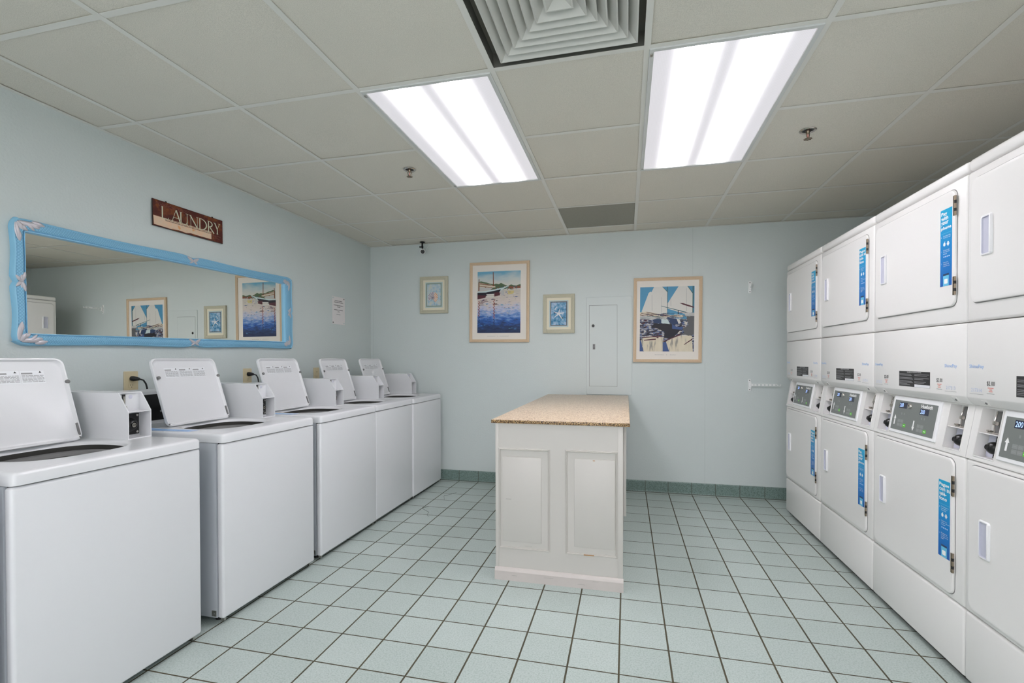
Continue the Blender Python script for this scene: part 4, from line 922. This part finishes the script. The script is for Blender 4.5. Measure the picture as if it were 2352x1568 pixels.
# ------------------------------------------------------------------ stacked dryers
DW = 0.683; DD = 0.76
def sticker_mesh(parent, a0, a1, z0, z1, lang):
    # front frame: a = distance toward the camera along -y, up = z, outward = -x
    sf = Fr((0, 0, 0), (0, -1, 0), (0, 0, 1), (-1, 0, 0))
    b = MB(); b.fbox(sf, a0, a1, z0, z1, 0.0, 0.0006, 'sticker'); w_ = a1-a0; h_ = z1-z0; c_ = 0.0009
    lines = ['Pay', 'with', 'your', 'phone'] if lang == 'en' else ['Pague', 'con su', 'telé-', 'fono']
    frac = [0.5, 0.6, 0.62, 0.86] if lang == 'en' else [0.84, 0.94, 0.62, 0.66]
    for k, (s_, f_) in enumerate(zip(lines, frac)):
        zz = z1-h_*(0.075+0.062*k); has_d = any(ch in 'ygp' for ch in s_); dd = h_*0.012 if has_d else 0
        b.bold(sf, s_, a0+w_*0.075, zz-dd, w_*f_, h_*(0.046 if s_ not in ('con su',) else 0.036)+dd*0.6, c_, 'pwhite', 0.0007)
    zz = z1-h_*0.315; b.poly(sf, [(a0, zz), (a1, zz), (a1, zz+0.0012), (a0, zz+0.0012)], c_, 'phone')
    tx = [('Download the', 'ShinePay app'), ('Create and', 'add payment', 'method'), ('Scan your', 'machine QR', 'code to pay')] if lang == 'en' else [('Descargue la', 'aplicacion', 'ShinePay'), ('Registre y', 'agregue metodo', 'de pago'), ('Escanee el', 'codigo de la', 'maquina para', 'pagar')]
    for (g, f0_) in zip(tx, (0.355, 0.54, 0.70)):
        b.text(sf, str(tx.index(g)+1), a0+w_*0.08, z1-h_*(f0_+0.012), w_*0.05, h_*0.018, c_, 'sky_stk2')
        for r_, s_ in enumerate(g): b.text(sf, s_, a0+w_*0.26, z1-h_*(f0_+0.024*r_), w_*0.052*len(s_), h_*0.016, c_, 'pwhite')
    # phone platform icons
    zc = z1-h_*0.455; ic = 0.0085
    ap = [(ic*0.78*math.cos(a)*(1.0-0.12*math.sin(a) if math.sin(a) < 0 else 1.0), ic*0.86*math.sin(a)-(0.18*ic if abs(math.cos(a)) < 0.25 and math.sin(a) > 0 else 0)) for a in [2*PI*k/24 for k in range(24)]]
    b.poly(sf, [(a0+w_*0.36+p, zc+q_) for p, q_ in ap], c_, 'pwhite'); b.poly(sf, [(a0+w_*0.36+p, zc+q_) for p, q_ in ((0.0, ic*0.8), (ic*0.45, ic*0.95), (ic*0.5, ic*1.4), (ic*0.1, ic*1.2))], c_, 'pwhite')
    ax = a0+w_*0.68
    b.poly(sf, [(ax-ic*0.6, zc-ic*0.7), (ax+ic*0.6, zc-ic*0.7), (ax+ic*0.6, zc+ic*0.3), (ax-ic*0.6, zc+ic*0.3)], c_, 'pwhite')
    b.poly(sf, [(ax+ic*0.6*math.cos(a), zc+ic*0.4+ic*0.6*math.sin(a)) for a in [PI*k/8 for k in range(9)]], c_, 'pwhite')
    for s_ in (-1, 1):
        b.poly(sf, [(ax+s_*ic*0.72, zc-ic*0.4), (ax+s_*ic*0.92, zc-ic*0.4), (ax+s_*ic*0.92, zc+ic*0.3), (ax+s_*ic*0.72, zc+ic*0.3)], c_, 'pwhite')
        b.poly(sf, [(ax+s_*ic*0.15, zc-ic*1.1), (ax+s_*ic*0.38, zc-ic*1.1), (ax+s_*ic*0.38, zc-ic*0.7), (ax+s_*ic*0.15, zc-ic*0.7)], c_, 'pwhite')
    for k in range(4): b.fbox(sf, a0+w_*(0.28+0.15*k), a0+w_*(0.38+0.15*k), z1-h_*0.625, z1-h_*0.61, 0.0006, 0.0009, 'sky_stk2')
    # phone picture (its code left blank)
    b.poly(sf, [(a0+w_*0.27, z0+h_*0.135), (a0+w_*0.77, z0+h_*0.135), (a0+w_*0.77, z0+h_*0.16), (a0+w_*0.27, z0+h_*0.16)], c_, 'p_navy')
    b.poly(sf, [(a0+w_*0.27, z0), (a0+w_*0.77, z0), (a0+w_*0.77, z0+h_*0.135), (a0+w_*0.27, z0+h_*0.135)], c_, 'phone')
    b.poly(sf, rrect(a0+w_*0.37, a0+w_*0.67, z0+h_*0.03, z0+h_*0.09, 0.002, 2), c_+0.0002, 'pwhite')
    return b.build('payment_sticker', parent)
def make_dryer(loc, label):
    t = thing('stacked_dryer', label, 'dryer', loc, 'stacked coin dryers')
    sf = Fr((0, 0, 0), (0, -1, 0), (0, 0, 1), (-1, 0, 0)); W = DW
    bx = lambda b, z0, z1, bev=0.010, x0=0.0, x1=0.06: b.box((x0, -W+0.0008, z0), (x1, -0.0008, z1), 'white_d', bev, 3)
    b = MB(); b.box((0.05, -W+0.004, 0.03), (DD, -0.004, 0.852), 'white_d'); b.box((0.05, -W+0.004, 1.06), (DD, -0.004, 1.93), 'white_d'); b.box((0.12, -W+0.004, 0.85), (DD, -0.004, 1.062), 'white_d')
    b.box((0.05, -W+0.004, 0.85), (0.12, -W+0.006, 1.06), 'white_d'); b.box((0.05, -0.006, 0.85), (0.12, -0.004, 1.06), 'white_d'); b.build('cabinet', t)
    b = MB(); bx(b, 0.028, 0.2825); b.build('toe_panel', t)
    b = MB(); bx(b, 0.2855, 0.8485); b.build('lower_front_panel', t)
    b = MB(); bx(b, 1.3535, 1.9005); b.build('upper_front_panel', t)
    b = MB(); bx(b, 1.9035, 1.948, 0.014, 0.0, DD); b.build('top_cap', t)
    for yy in (-0.05, -W+0.05):
        for xx in (0.07, DD-0.07): b = MB(); b.lathe(Fr((xx, yy, 0), (1, 0, 0), (0, 1, 0), (0, 0, 1)), [(0.018, 0), (0.018, 0.012), (0.008, 0.014), (0.008, 0.035)], 'blackm', 12); b.build('levelling_foot', t)
    b = MB(); b.box((0.02, -W+0.02, 0.012), (0.05, -0.02, 0.03), 'dark'); b.build('toe_rail', t)
    # sloped valance above the controls
    b = MB(); pr = [(0.06, 1.3505), (0.006, 1.3505), (0.0015, 1.349), (0.0, 1.344), (0.0, 1.079), (0.0015, 1.074), (0.020, 1.049), (0.026, 1.046), (0.06, 1.046)]
    ysec = [(-0.0008, 0.004), (-0.003, 0.0012), (-0.007, 0.0), (-W+0.007, 0.0), (-W+0.003, 0.0012), (-W+0.0008, 0.004)]
    b.loft([[Vector((x_+dx if x_ < 0.05 else x_, yy, z_)) for x_, z_ in pr] for yy, dx in ysec], 'white_d', cap0=True, cap1=True)
    val = b.build('valance', t)
    vf = Fr((0.0015, 0, 1.074), (0, -1, 0), (0.0185, 0, -0.025)); vf.n = Vector((-0.025, 0, -0.0185)).normalized()
    for a in (0.085, W-0.075):
        b = MB(); b.fbox(vf, a-0.014, a+0.014, 0.004, 0.026, 0, 0.002, 'white_d', 0.0008); b.lathe(Fr(vf(a+0.004, 0.016, 0.002), vf.u, vf.v, vf.n), [(0.005, 0), (0.004, 0.002), (0.001, 0.002)], 'gasket', 10); b.build('valance_clip', val)
    # printed marks on the valance
    b = MB(); c_ = 0.0004
    b.poly(sf, [(0.236, 1.094), (0.467, 1.094), (0.467, 1.162), (0.236, 1.162)], c_, 'pblack'); b.poly(sf, [(0.357, 1.0945), (0.4665, 1.0945), (0.4665, 1.106), (0.357, 1.106)], c_+0.0003, 'plabel')
    b.text(sf, 'GENERAL INSTRUCTIONS', 0.30, 1.1555, 0.105, 0.0045, c_+0.0003, 'pwhite')
    rnd = random.Random(5)
    for colx in (0.24, 0.356):
        for r_ in range(10):
            zz = 1.1485-r_*0.0053
            if zz < 1.109 and colx > 0.3: break
            if r_ in (2, 5): continue
            wl = rnd.uniform(0.06, 0.108); b.poly(sf, [(colx, zz), (colx+wl, zz), (colx+wl, zz+0.0018), (colx, zz+0.0018)], c_+0.0003, 'pgrey')
    b.build('instruction_label', val)
    def pay(a0, num, price_a):
        b = MB(); b.text(sf, 'ShinePay', a0, 1.180, 0.073, 0.017, c_+0.0003, 'pblue'); b.text(sf, num, a0+0.010, 1.098, 0.054, 0.013, c_+0.0003, 'plav')
        b.poly(sf, [(a0+0.002, 1.090), (a0+0.072, 1.090), (a0+0.072, 1.0912), (a0+0.002, 1.0912)], c_+0.0003, 'pgrey'); o_ = b.build('payment_label', val)
        b = MB(); b.text(sf, '$2.00', price_a, 1.122, 0.037, 0.017, c_+0.0003, 'pblack')
        for k, (w_, zz) in enumerate(((0.028, 1.114), (0.012, 1.108), (0.018, 1.102))): b.poly(sf, [(price_a+0.018-w_/2, zz), (price_a+0.018+w_/2, zz), (price_a+0.018+w_/2, zz+0.003), (price_a+0.018-w_/2, zz+0.003)], c_+0.0003, 'pred')
        b.poly(sf, [(price_a, 1.095), (price_a+0.036, 1.095), (price_a+0.036, 1.0965), (price_a, 1.0965)], c_+0.0003, 'pgrey'); b.build('price_label', val)
        return o_
    l1 = pay(0.018, '217314', 0.106); l2 = pay(0.560, '217313', 0.510)
    # doors
    def door(z0, z1, name, hz, sz, hgz):
        b = MB(); fr = sf; ol = rrect(0.027, 0.629, z0, z1, 0.03, 6)
        b.prism(fr, rrect(0.0245, 0.6315, z0-0.0025, z1+0.0025, 0.032, 6), -0.001, 0.0007, 'gasket')
        c0, cz_ = 0.328, (z0+z1)/2
        def sc2(d): return [(c0+(a-c0)*(1-d/0.301), cz_+(q_-cz_)*(1-d/((z1-z0)/2))) for a, q_ in ol]
        b.loft([[fr(a, q_, c_) for a, q_ in sc2(d)] for d, c_ in ((0, 0.0006), (0, 0.004), (0.002, 0.0075), (0.006, 0.0088), (0.012, 0.0088))], 'white_d', cap1=True)
        d_ = b.build(name, t)
        # recessed pull
        b = MB(); ha0, ha1 = 0.088, 0.142; hz0, hz1 = hz
        o1 = rrect(ha0, ha1, hz0, hz1, 0.008, 4); m1 = ((ha0+ha1)/2, (hz0+hz1)/2)
        def s3(d): return [(m1[0]+(a-m1[0])*(1-d/((ha1-ha0)/2)), m1[1]+(q_-m1[1])*(1-d/((hz1-hz0)/2))) for a, q_ in o1]
        b.loft([[fr(a, q_, c_) for a, q_ in s3(d)] for d, c_ in ((0, 0.0086), (0.0015, 0.0125), (0.0035, 0.014), (0.007, 0.0135))], 'plastic')
        b.loft([[fr(a, q_, c_) for a, q_ in s3(d)] for d, c_ in ((0.007, 0.0135), (0.0085, 0.0092))], 'violet', cap1=True)
        b.fbox(fr, ha1-0.006, ha1+0.001, hz0+0.006, hz1-0.006, 0.012, 0.0185, 'plastic', 0.002)
        b.build('door_handle', d_)
        for h0, h1 in hgz:
            b = MB(); b.fbox(fr, 0.621, 0.628, h0, h1, 0.0088, 0.0104, 'brass'); b.tube([fr(0.6305, h0, 0.0085), fr(0.6305, h1, 0.0085)], 0.0040, 'brass', 10)
            n = 5
            for k in range(n):
                if k % 2: zz = h0+(h1-h0)*k/n; b.tube([fr(0.6305, zz, 0.0085), fr(0.6305, zz+(h1-h0)/n*0.8, 0.0085)], 0.0044, 'blackm', 10)
            b.build('hinge', d_)
        return d_
    ud = door(1.420, 1.868, 'upper_door', (1.578, 1.720), None, ((1.765, 1.840), (1.462, 1.532)))
    ld = door(0.305, 0.832, 'lower_door', (0.515, 0.650), None, ((0.690, 0.768), (0.395, 0.470)))
    # control fascia: sloped face with two coin bays and a raised keypad plate
    P0 = Vector((0.0, 0, 0.8555)); P1 = Vector((0.032, 0, 1.046)); ff = Fr(P0, (0, -1, 0), P1-P0); ff.n = Vector((-(P1-P0).z, 0, (P1-P0).x)).normalized(); L_ = (P1-P0).length
    bays = ((0.038, 0.136), (0.548, 0.646)); v0, v1 = 0.013, L_-0.006
    b = MB()
    us = [0.0008, 0.038, 0.136, 0.548, 0.646, W-0.0008]; vs_ = [0.0, v0, v1, L_]
    for i in range(5):
        for j in range(3):
            if j == 1 and i in (1, 3): continue
            b.faces([ff(us[i], vs_[j]), ff(us[i+1], vs_[j]), ff(us[i+1], vs_[j+1]), ff(us[i], vs_[j+1])], [(0, 1, 2, 3)], 'white_d')
    b.box((0.0, -W+0.0008, 0.8505), (0.012, -0.0008, 0.8556), 'white_d')
    dp = -0.036
    for a0, a1 in bays:
        R0 = [ff(a0, v0), ff(a1, v0), ff(a1, v1), ff(a0, v1)]; R1 = [ff(a0, v0, dp), ff(a1, v0, dp), ff(a1, v1, dp), ff(a0, v1, dp)]
        b.loft([R0, R1], 'white_d', cap1=True, smooth=False)
        b.fbox(ff, a0, a1, 0.096, 0.0995, dp, -0.002, 'white_d')
    for a0, a1 in bays:
        for s0, s1, q0, q1 in ((a0-0.004, a0, v0-0.002, v1), (a0, a1, v0-0.004, v0), (a1, a1+0.003, v0-0.002, v1)): b.fbox(ff, s0, s1, q0, q1, -0.001, 0.002, 'white_d', 0.0006)
    for yy in (-0.0008, -W+0.0008):
        b.faces([ff(-yy, 0), ff(-yy, L_), ff(-yy, L_, -0.06), ff(-yy, 0, -0.06)], [(0, 1, 2, 3)], 'white_d')
    fas = b.build('control_fascia', t)
    for a0, a1 in bays:
        b = MB(); am = (a0+a1)/2
        am -= 0.012; b.fbox(ff, am-0.018, am+0.018, 0.102, v1-0.004, dp+0.001, dp+0.003, 'gasket'); b.tube([ff(am, v1-0.006, dp+0.014), ff(am, 0.152, dp+0.016), ff(am+0.003, 0.146, dp+0.018), ff(am+0.003, 0.105, dp+0.014)], 0.0022, 'chrome', 8)
        b.fbox(ff, am-0.008, am+0.010, 0.132, 0.146, dp+0.006, dp+0.020, 'chrome', 0.003); b.fbox(ff, am-0.014, am+0.014, 0.100, 0.106, dp+0.004, dp+0.026, 'chrome', 0.002); b.fbox(ff, am-0.014, am-0.008, 0.106, 0.112, dp+0.004, dp+0.028, 'chrome', 0.001)
        am += 0.012; b.build('coin_slide', fas)
        b = MB(); b.fbox(ff, am-0.006, a1-0.002, v0+0.003, 0.094, dp+0.001, dp+0.006, 'blackm'); b.fbox(ff, a0+0.004, am-0.01, v0+0.003, 0.094, dp+0.001, dp+0.003, 'violet')
        b.ball(ff(am+0.006, 0.052, dp+0.014), 0.0225, 'black', seg=20); b.lathe(Fr(ff(am+0.006, 0.052, dp+0.033), ff.u, ff.v, ff.n), [(0.010, 0), (0.009, 0.005), (0.001, 0.004)], 'blackm', 16)
        for zz in (0.086, 0.022): b.ball(ff(am+0.010, zz, dp+0.008), 0.005, 'chrome', seg=10)
        b.build('cash_box_lock', fas)
    b = MB(); b.prism(ff, rrect(0.150, 0.500, 0.018, L_-0.004, 0.004, 3), 0, 0.006, 'plastic', 0.0025); pl = b.build('keypad_plate', fas)
    b = MB(); c_ = 0.0063; ga0, ga1, gb0, gb1 = 0.163, 0.484, 0.032, 0.170
    b.poly(ff, [(ga0, gb0), (ga1, gb0), (ga1, gb1), (ga0, gb1)], c_, 'grey_panel')
    def disp(a0, b0):
        b.poly(ff, [(a0, b0), (a0+0.062, b0), (a0+0.062, b0+0.027), (a0, b0+0.027)], c_+0.0003, 'disp'); b.text(ff, '200', a0+0.004, b0+0.004, 0.030, 0.019, c_+0.0006, 'digit')
    disp(ga0+0.040, gb0+0.103); disp(ga0+0.205, gb0+0.088)
    b.bold(ff, 'Huebsch', ga0+0.208, gb0+0.118, 0.078, 0.015, c_+0.0004, 'pwhite', 0.0009)
    for ax_, az, s_ in ((ga0+0.024, gb0+0.045, 1), (ga0+0.175, gb0+0.035, -1)):
        b.poly(ff, [(ax_-0.0045, az-s_*0.022), (ax_+0.0045, az-s_*0.022), (ax_+0.0045, az+s_*0.006), (ax_-0.0045, az+s_*0.006)], c_+0.0003, 'pwhite'); b.poly(ff, [(ax_-0.010, az+s_*0.006), (ax_+0.010, az+s_*0.006), (ax_, az+s_*0.024)], c_+0.0003, 'pwhite')
    for ka, kb in ((ga0+0.048, gb0+0.018), (ga0+0.202, gb0+0.012)):
        for r_ in range(2):
            for k in range(3):
                m_ = 'grey_key' if not (r_ == 0 and k == 2) else 'green'
                if r_ == 1 and k == 2: continue
                b.poly(ff, rrect(ka+k*0.024, ka+0.022+k*0.024, kb+r_*0.018, kb+0.015+r_*0.018, 0.002, 2), c_+0.0003, m_)
                b.poly(ff, [(ka+0.004+k*0.024, kb+0.006+r_*0.018), (ka+0.017+k*0.024, kb+0.006+r_*0.018), (ka+0.017+k*0.024, kb+0.009+r_*0.018), (ka+0.004+k*0.024, kb+0.009+r_*0.018)], c_+0.0005, 'pgrey' if m_ != 'green' else 'pwhite')
        for k in range(2): b.poly(ff, rrect(ka+0.02+k*0.02, ka+0.027+k*0.02, kb+0.055, kb+0.065, 0.001, 1), c_+0.0003, 'grey_key')
    b.build('keypad', pl)
    b = MB(); b.lathe(Fr(ff(ga0+0.128, gb0+0.118, 0.0062), ff.u, ff.v, ff.n), [(0.011, 0), (0.010, 0.006), (0.0085, 0.008), (0.001, 0.008)], 'chrome', 20); b.lathe(Fr(ff(ga0+0.128, gb0+0.118, 0.0142), ff.u, ff.v, ff.n), [(0.003, 0), (0.003, 0.0004), (0.001, 0.0004)], 'dark', 10); b.build('key_lock', pl)
    return t
yd = [-0.378, -1.061, -1.744, -2.427]
dl = ['stacked dryer standing at the far end against the back wall corner', 'stacked dryer second from the back wall, its upper door sticker in Spanish', 'stacked dryer third from the back wall, lower sticker reading Pague con su telefono', 'stacked dryer cut off by the right edge of the photo, nearest the camera']
d0 = make_dryer((3.84, yd[2], 0), dl[2]); dr = {2: d0}
for k in (0, 1, 3): dr[k] = dup(d0, (3.84, yd[k], 0), dl[k])
nums = {0: ('217308', '217309'), 1: ('217310', '217311'), 2: ('217312', '217313'), 3: ('217314', '217315')}
def kids(o): return [x for x in bpy.data.objects if x.parent == o]
for k in range(4):
    for ch in kids(dr[k]):
        base_ = ch.name.split('.')[0]
        if base_ == 'upper_door': s_ = sticker_mesh(ch, 0.545, 0.614, 1.503, 1.804, 'en' if k in (0, 2) else 'es'); s_.location.x = -0.0088
        if base_ == 'lower_door': s_ = sticker_mesh(ch, 0.545, 0.614, 0.435, 0.738, 'es' if k in (0, 2) else 'en'); s_.location.x = -0.0088
        if base_ == 'valance' :
            sf = Fr((0, 0, 0), (0, -1, 0), (0, 0, 1), (-1, 0, 0))
            pls = sorted([x for x in kids(ch) if x.name.startswith('payment_label')], key=lambda o: -max(v.co.y for v in o.data.vertices))
            for i, (pl_, a0) in enumerate(zip(pls, (0.018, 0.560))):
                if nums[k][i] == ('217314', '217313')[i]: continue
                b = MB(); c_ = 0.0004; b.text(sf, 'ShinePay', a0, 1.180, 0.073, 0.017, c_+0.0003, 'pblue'); b.text(sf, nums[k][i], a0+0.010, 1.098, 0.054, 0.013, c_+0.0003, 'plav')
                b.poly(sf, [(a0+0.002, 1.090), (a0+0.072, 1.090), (a0+0.072, 1.0912), (a0+0.002, 1.0912)], c_+0.0003, 'pgrey')
                tmp = b.build('tmp'); pl_.data = tmp.data; bpy.data.objects.remove(tmp)

# ------------------------------------------------------------------ island and worktop
ix0, ix1, iy0, iy1 = 1.905, 2.596, -1.980, -0.06
t = thing('island_cabinet', 'white painted wooden island cabinet with two moulded panels on its end', 'cabinet', ((ix0+ix1)/2, -1.985, 0))
cx = (ix0+ix1)/2; fr = Fr((-cx, 1.985-1.985, 0), (1, 0, 0), (0, 0, 1), (0, -1, 0))
yb_ = 1.985                       # world y + yb_ = local y
b = MB(); b.box((ix0-cx+0.003, 0.018, 0.0), (ix1-cx-0.003, iy1+yb_, 0.866), 'isl'); 
b.fbox(fr, ix0, ix0+0.018, 0.06, 0.866, -0.02, 0.002, 'isl', 0.001); b.fbox(fr, ix1-0.026, ix1, 0.06, 0.866, -0.02, 0.002, 'isl', 0.001)
b.fbox(fr, ix0+0.018, ix1-0.026, 0.06, 0.866, -0.02, -0.0015, 'isl'); b.build('carcass', t)
def mould(b, a0, a1, b0, b1, w_):
    rc = lambda d, c_: [fr(p, q_, c_) for p, q_ in ((a0+d, b0+d), (a1-d, b0+d), (a1-d, b1-d), (a0+d, b1-d))]
    b.loft([rc(0, -0.003), rc(0, 0.0015), rc(w_*0.15, 0.003), rc(w_*0.32, 0.0015), rc(w_*0.38, 0.0045), rc(w_*0.5, 0.006), rc(w_*0.62, 0.0045), rc(w_*0.7, 0.001), rc(w_*0.85, 0.0025), rc(w_, -0.003)], 'isl', smooth=False)
for a0, a1, b0, b1, e in ((1.923, 2.211, 0.172, 0.730, (1.945, 2.163, 0.213, 0.682)), (2.294, 2.570, 0.172, 0.733, (2.342, 2.556, 0.214, 0.687))):
    b = MB(); mould(b, a0, a1, b0, b1, 0.013); b.fbox(fr, e[0], e[1], e[2], e[3], -0.003, 0.0035, 'isl', 0.003)
    if a0 > 2.2:
        b.fbox(fr, 2.392, 2.447, 0.174, 0.180, 0.0, 0.0068, 'bare', 0.001); b.fbox(fr, 2.44, 2.452, 0.679, 0.683, 0.003, 0.0042, 'bare')
    else:
        b.fbox(fr, 1.965, 1.995, 0.447, 0.4495, 0.003, 0.0045, 'scuff')
        for k in range(8): b.fbox(fr, 2.07+k*0.005, 2.073+k*0.005, 0.193, 0.1945, -0.0016, -0.001, 'scuff')
    b.build('moulded_panel', t)
b = MB(); pr = [(0.0, 0.0), (-0.016, 0.0), (-0.016, 0.050), (-0.012, 0.058), (-0.010, 0.062), (-0.004, 0.068), (0.0, 0.068)]
b.loft([[Vector((xx, y_+0.002, z_)) for y_, z_ in pr] for xx in (ix0-cx-0.003, ix1-cx+0.003)], 'isl_b', closed=False, cap0=True, cap1=True, smooth=False)
for a, zz, w_ in ((2.0, 0.03, 0.03), (2.18, 0.036, 0.05), (2.36, 0.02, 0.04), (2.44, 0.042, 0.03)): b.box((a-cx, -0.0145, zz), (a-cx+w_, -0.0139, zz+0.0012), 'scuff')
b.build('plinth', t)
for y0_, y1_ in ((0.3, 0.95), (1.0, 1.86)): b = MB(); b.box((ix1-cx-0.002, y0_, 0.30), (ix1-cx+0.016, y1_, 0.862), 'isl', 0.002); b.build('side_door', t)
t = thing('worktop', 'speckled beige and brown worktop resting on the white island cabinet', 'worktop', (cx, -1.985, 0.867))
b = MB(); b.box((1.884-cx, -0.006, 0.0), (2.630-cx, 1.945, 0.019), 'granite', 0.002); b.build('top_slab', t)
b = MB(); b.box((1.883-cx, -0.0075, 0.0), (2.631-cx, -0.0055, 0.017), 'granite_e', 0.0004); b.box((1.8825-cx, -0.0075, 0.0), (1.8845-cx, 1.94, 0.017), 'granite_e'); b.box((2.6295-cx, -0.0075, 0.0), (2.6315-cx, 1.94, 0.017), 'granite_e'); b.build('edge_band', t)

# ------------------------------------------------------------------ hairs on the floor
for pts, lab in (([(1.10, -0.42), (1.06, -0.50), (1.03, -0.55), (1.06, -0.62), (1.075, -0.66)], 'thin dark hair on the floor tiles, nearer the back wall'),
                 ([(1.02, -0.86), (0.985, -0.92), (1.03, -0.96), (1.08, -1.0), (1.09, -1.06), (1.12, -1.1)], 'thin curled dark hair on the floor tiles, in front of the other hair')):
    b = MB(); p0 = Vector((pts[0][0], pts[0][1], 0)); b.tube([Vector((x_, y_, 0.0012))-p0 for x_, y_ in pts], 0.0010, 'hair', 6)
    o = b.build('hair_strand'); o.location = p0; tag(o, lab, 'hair', 'hairs on the floor')
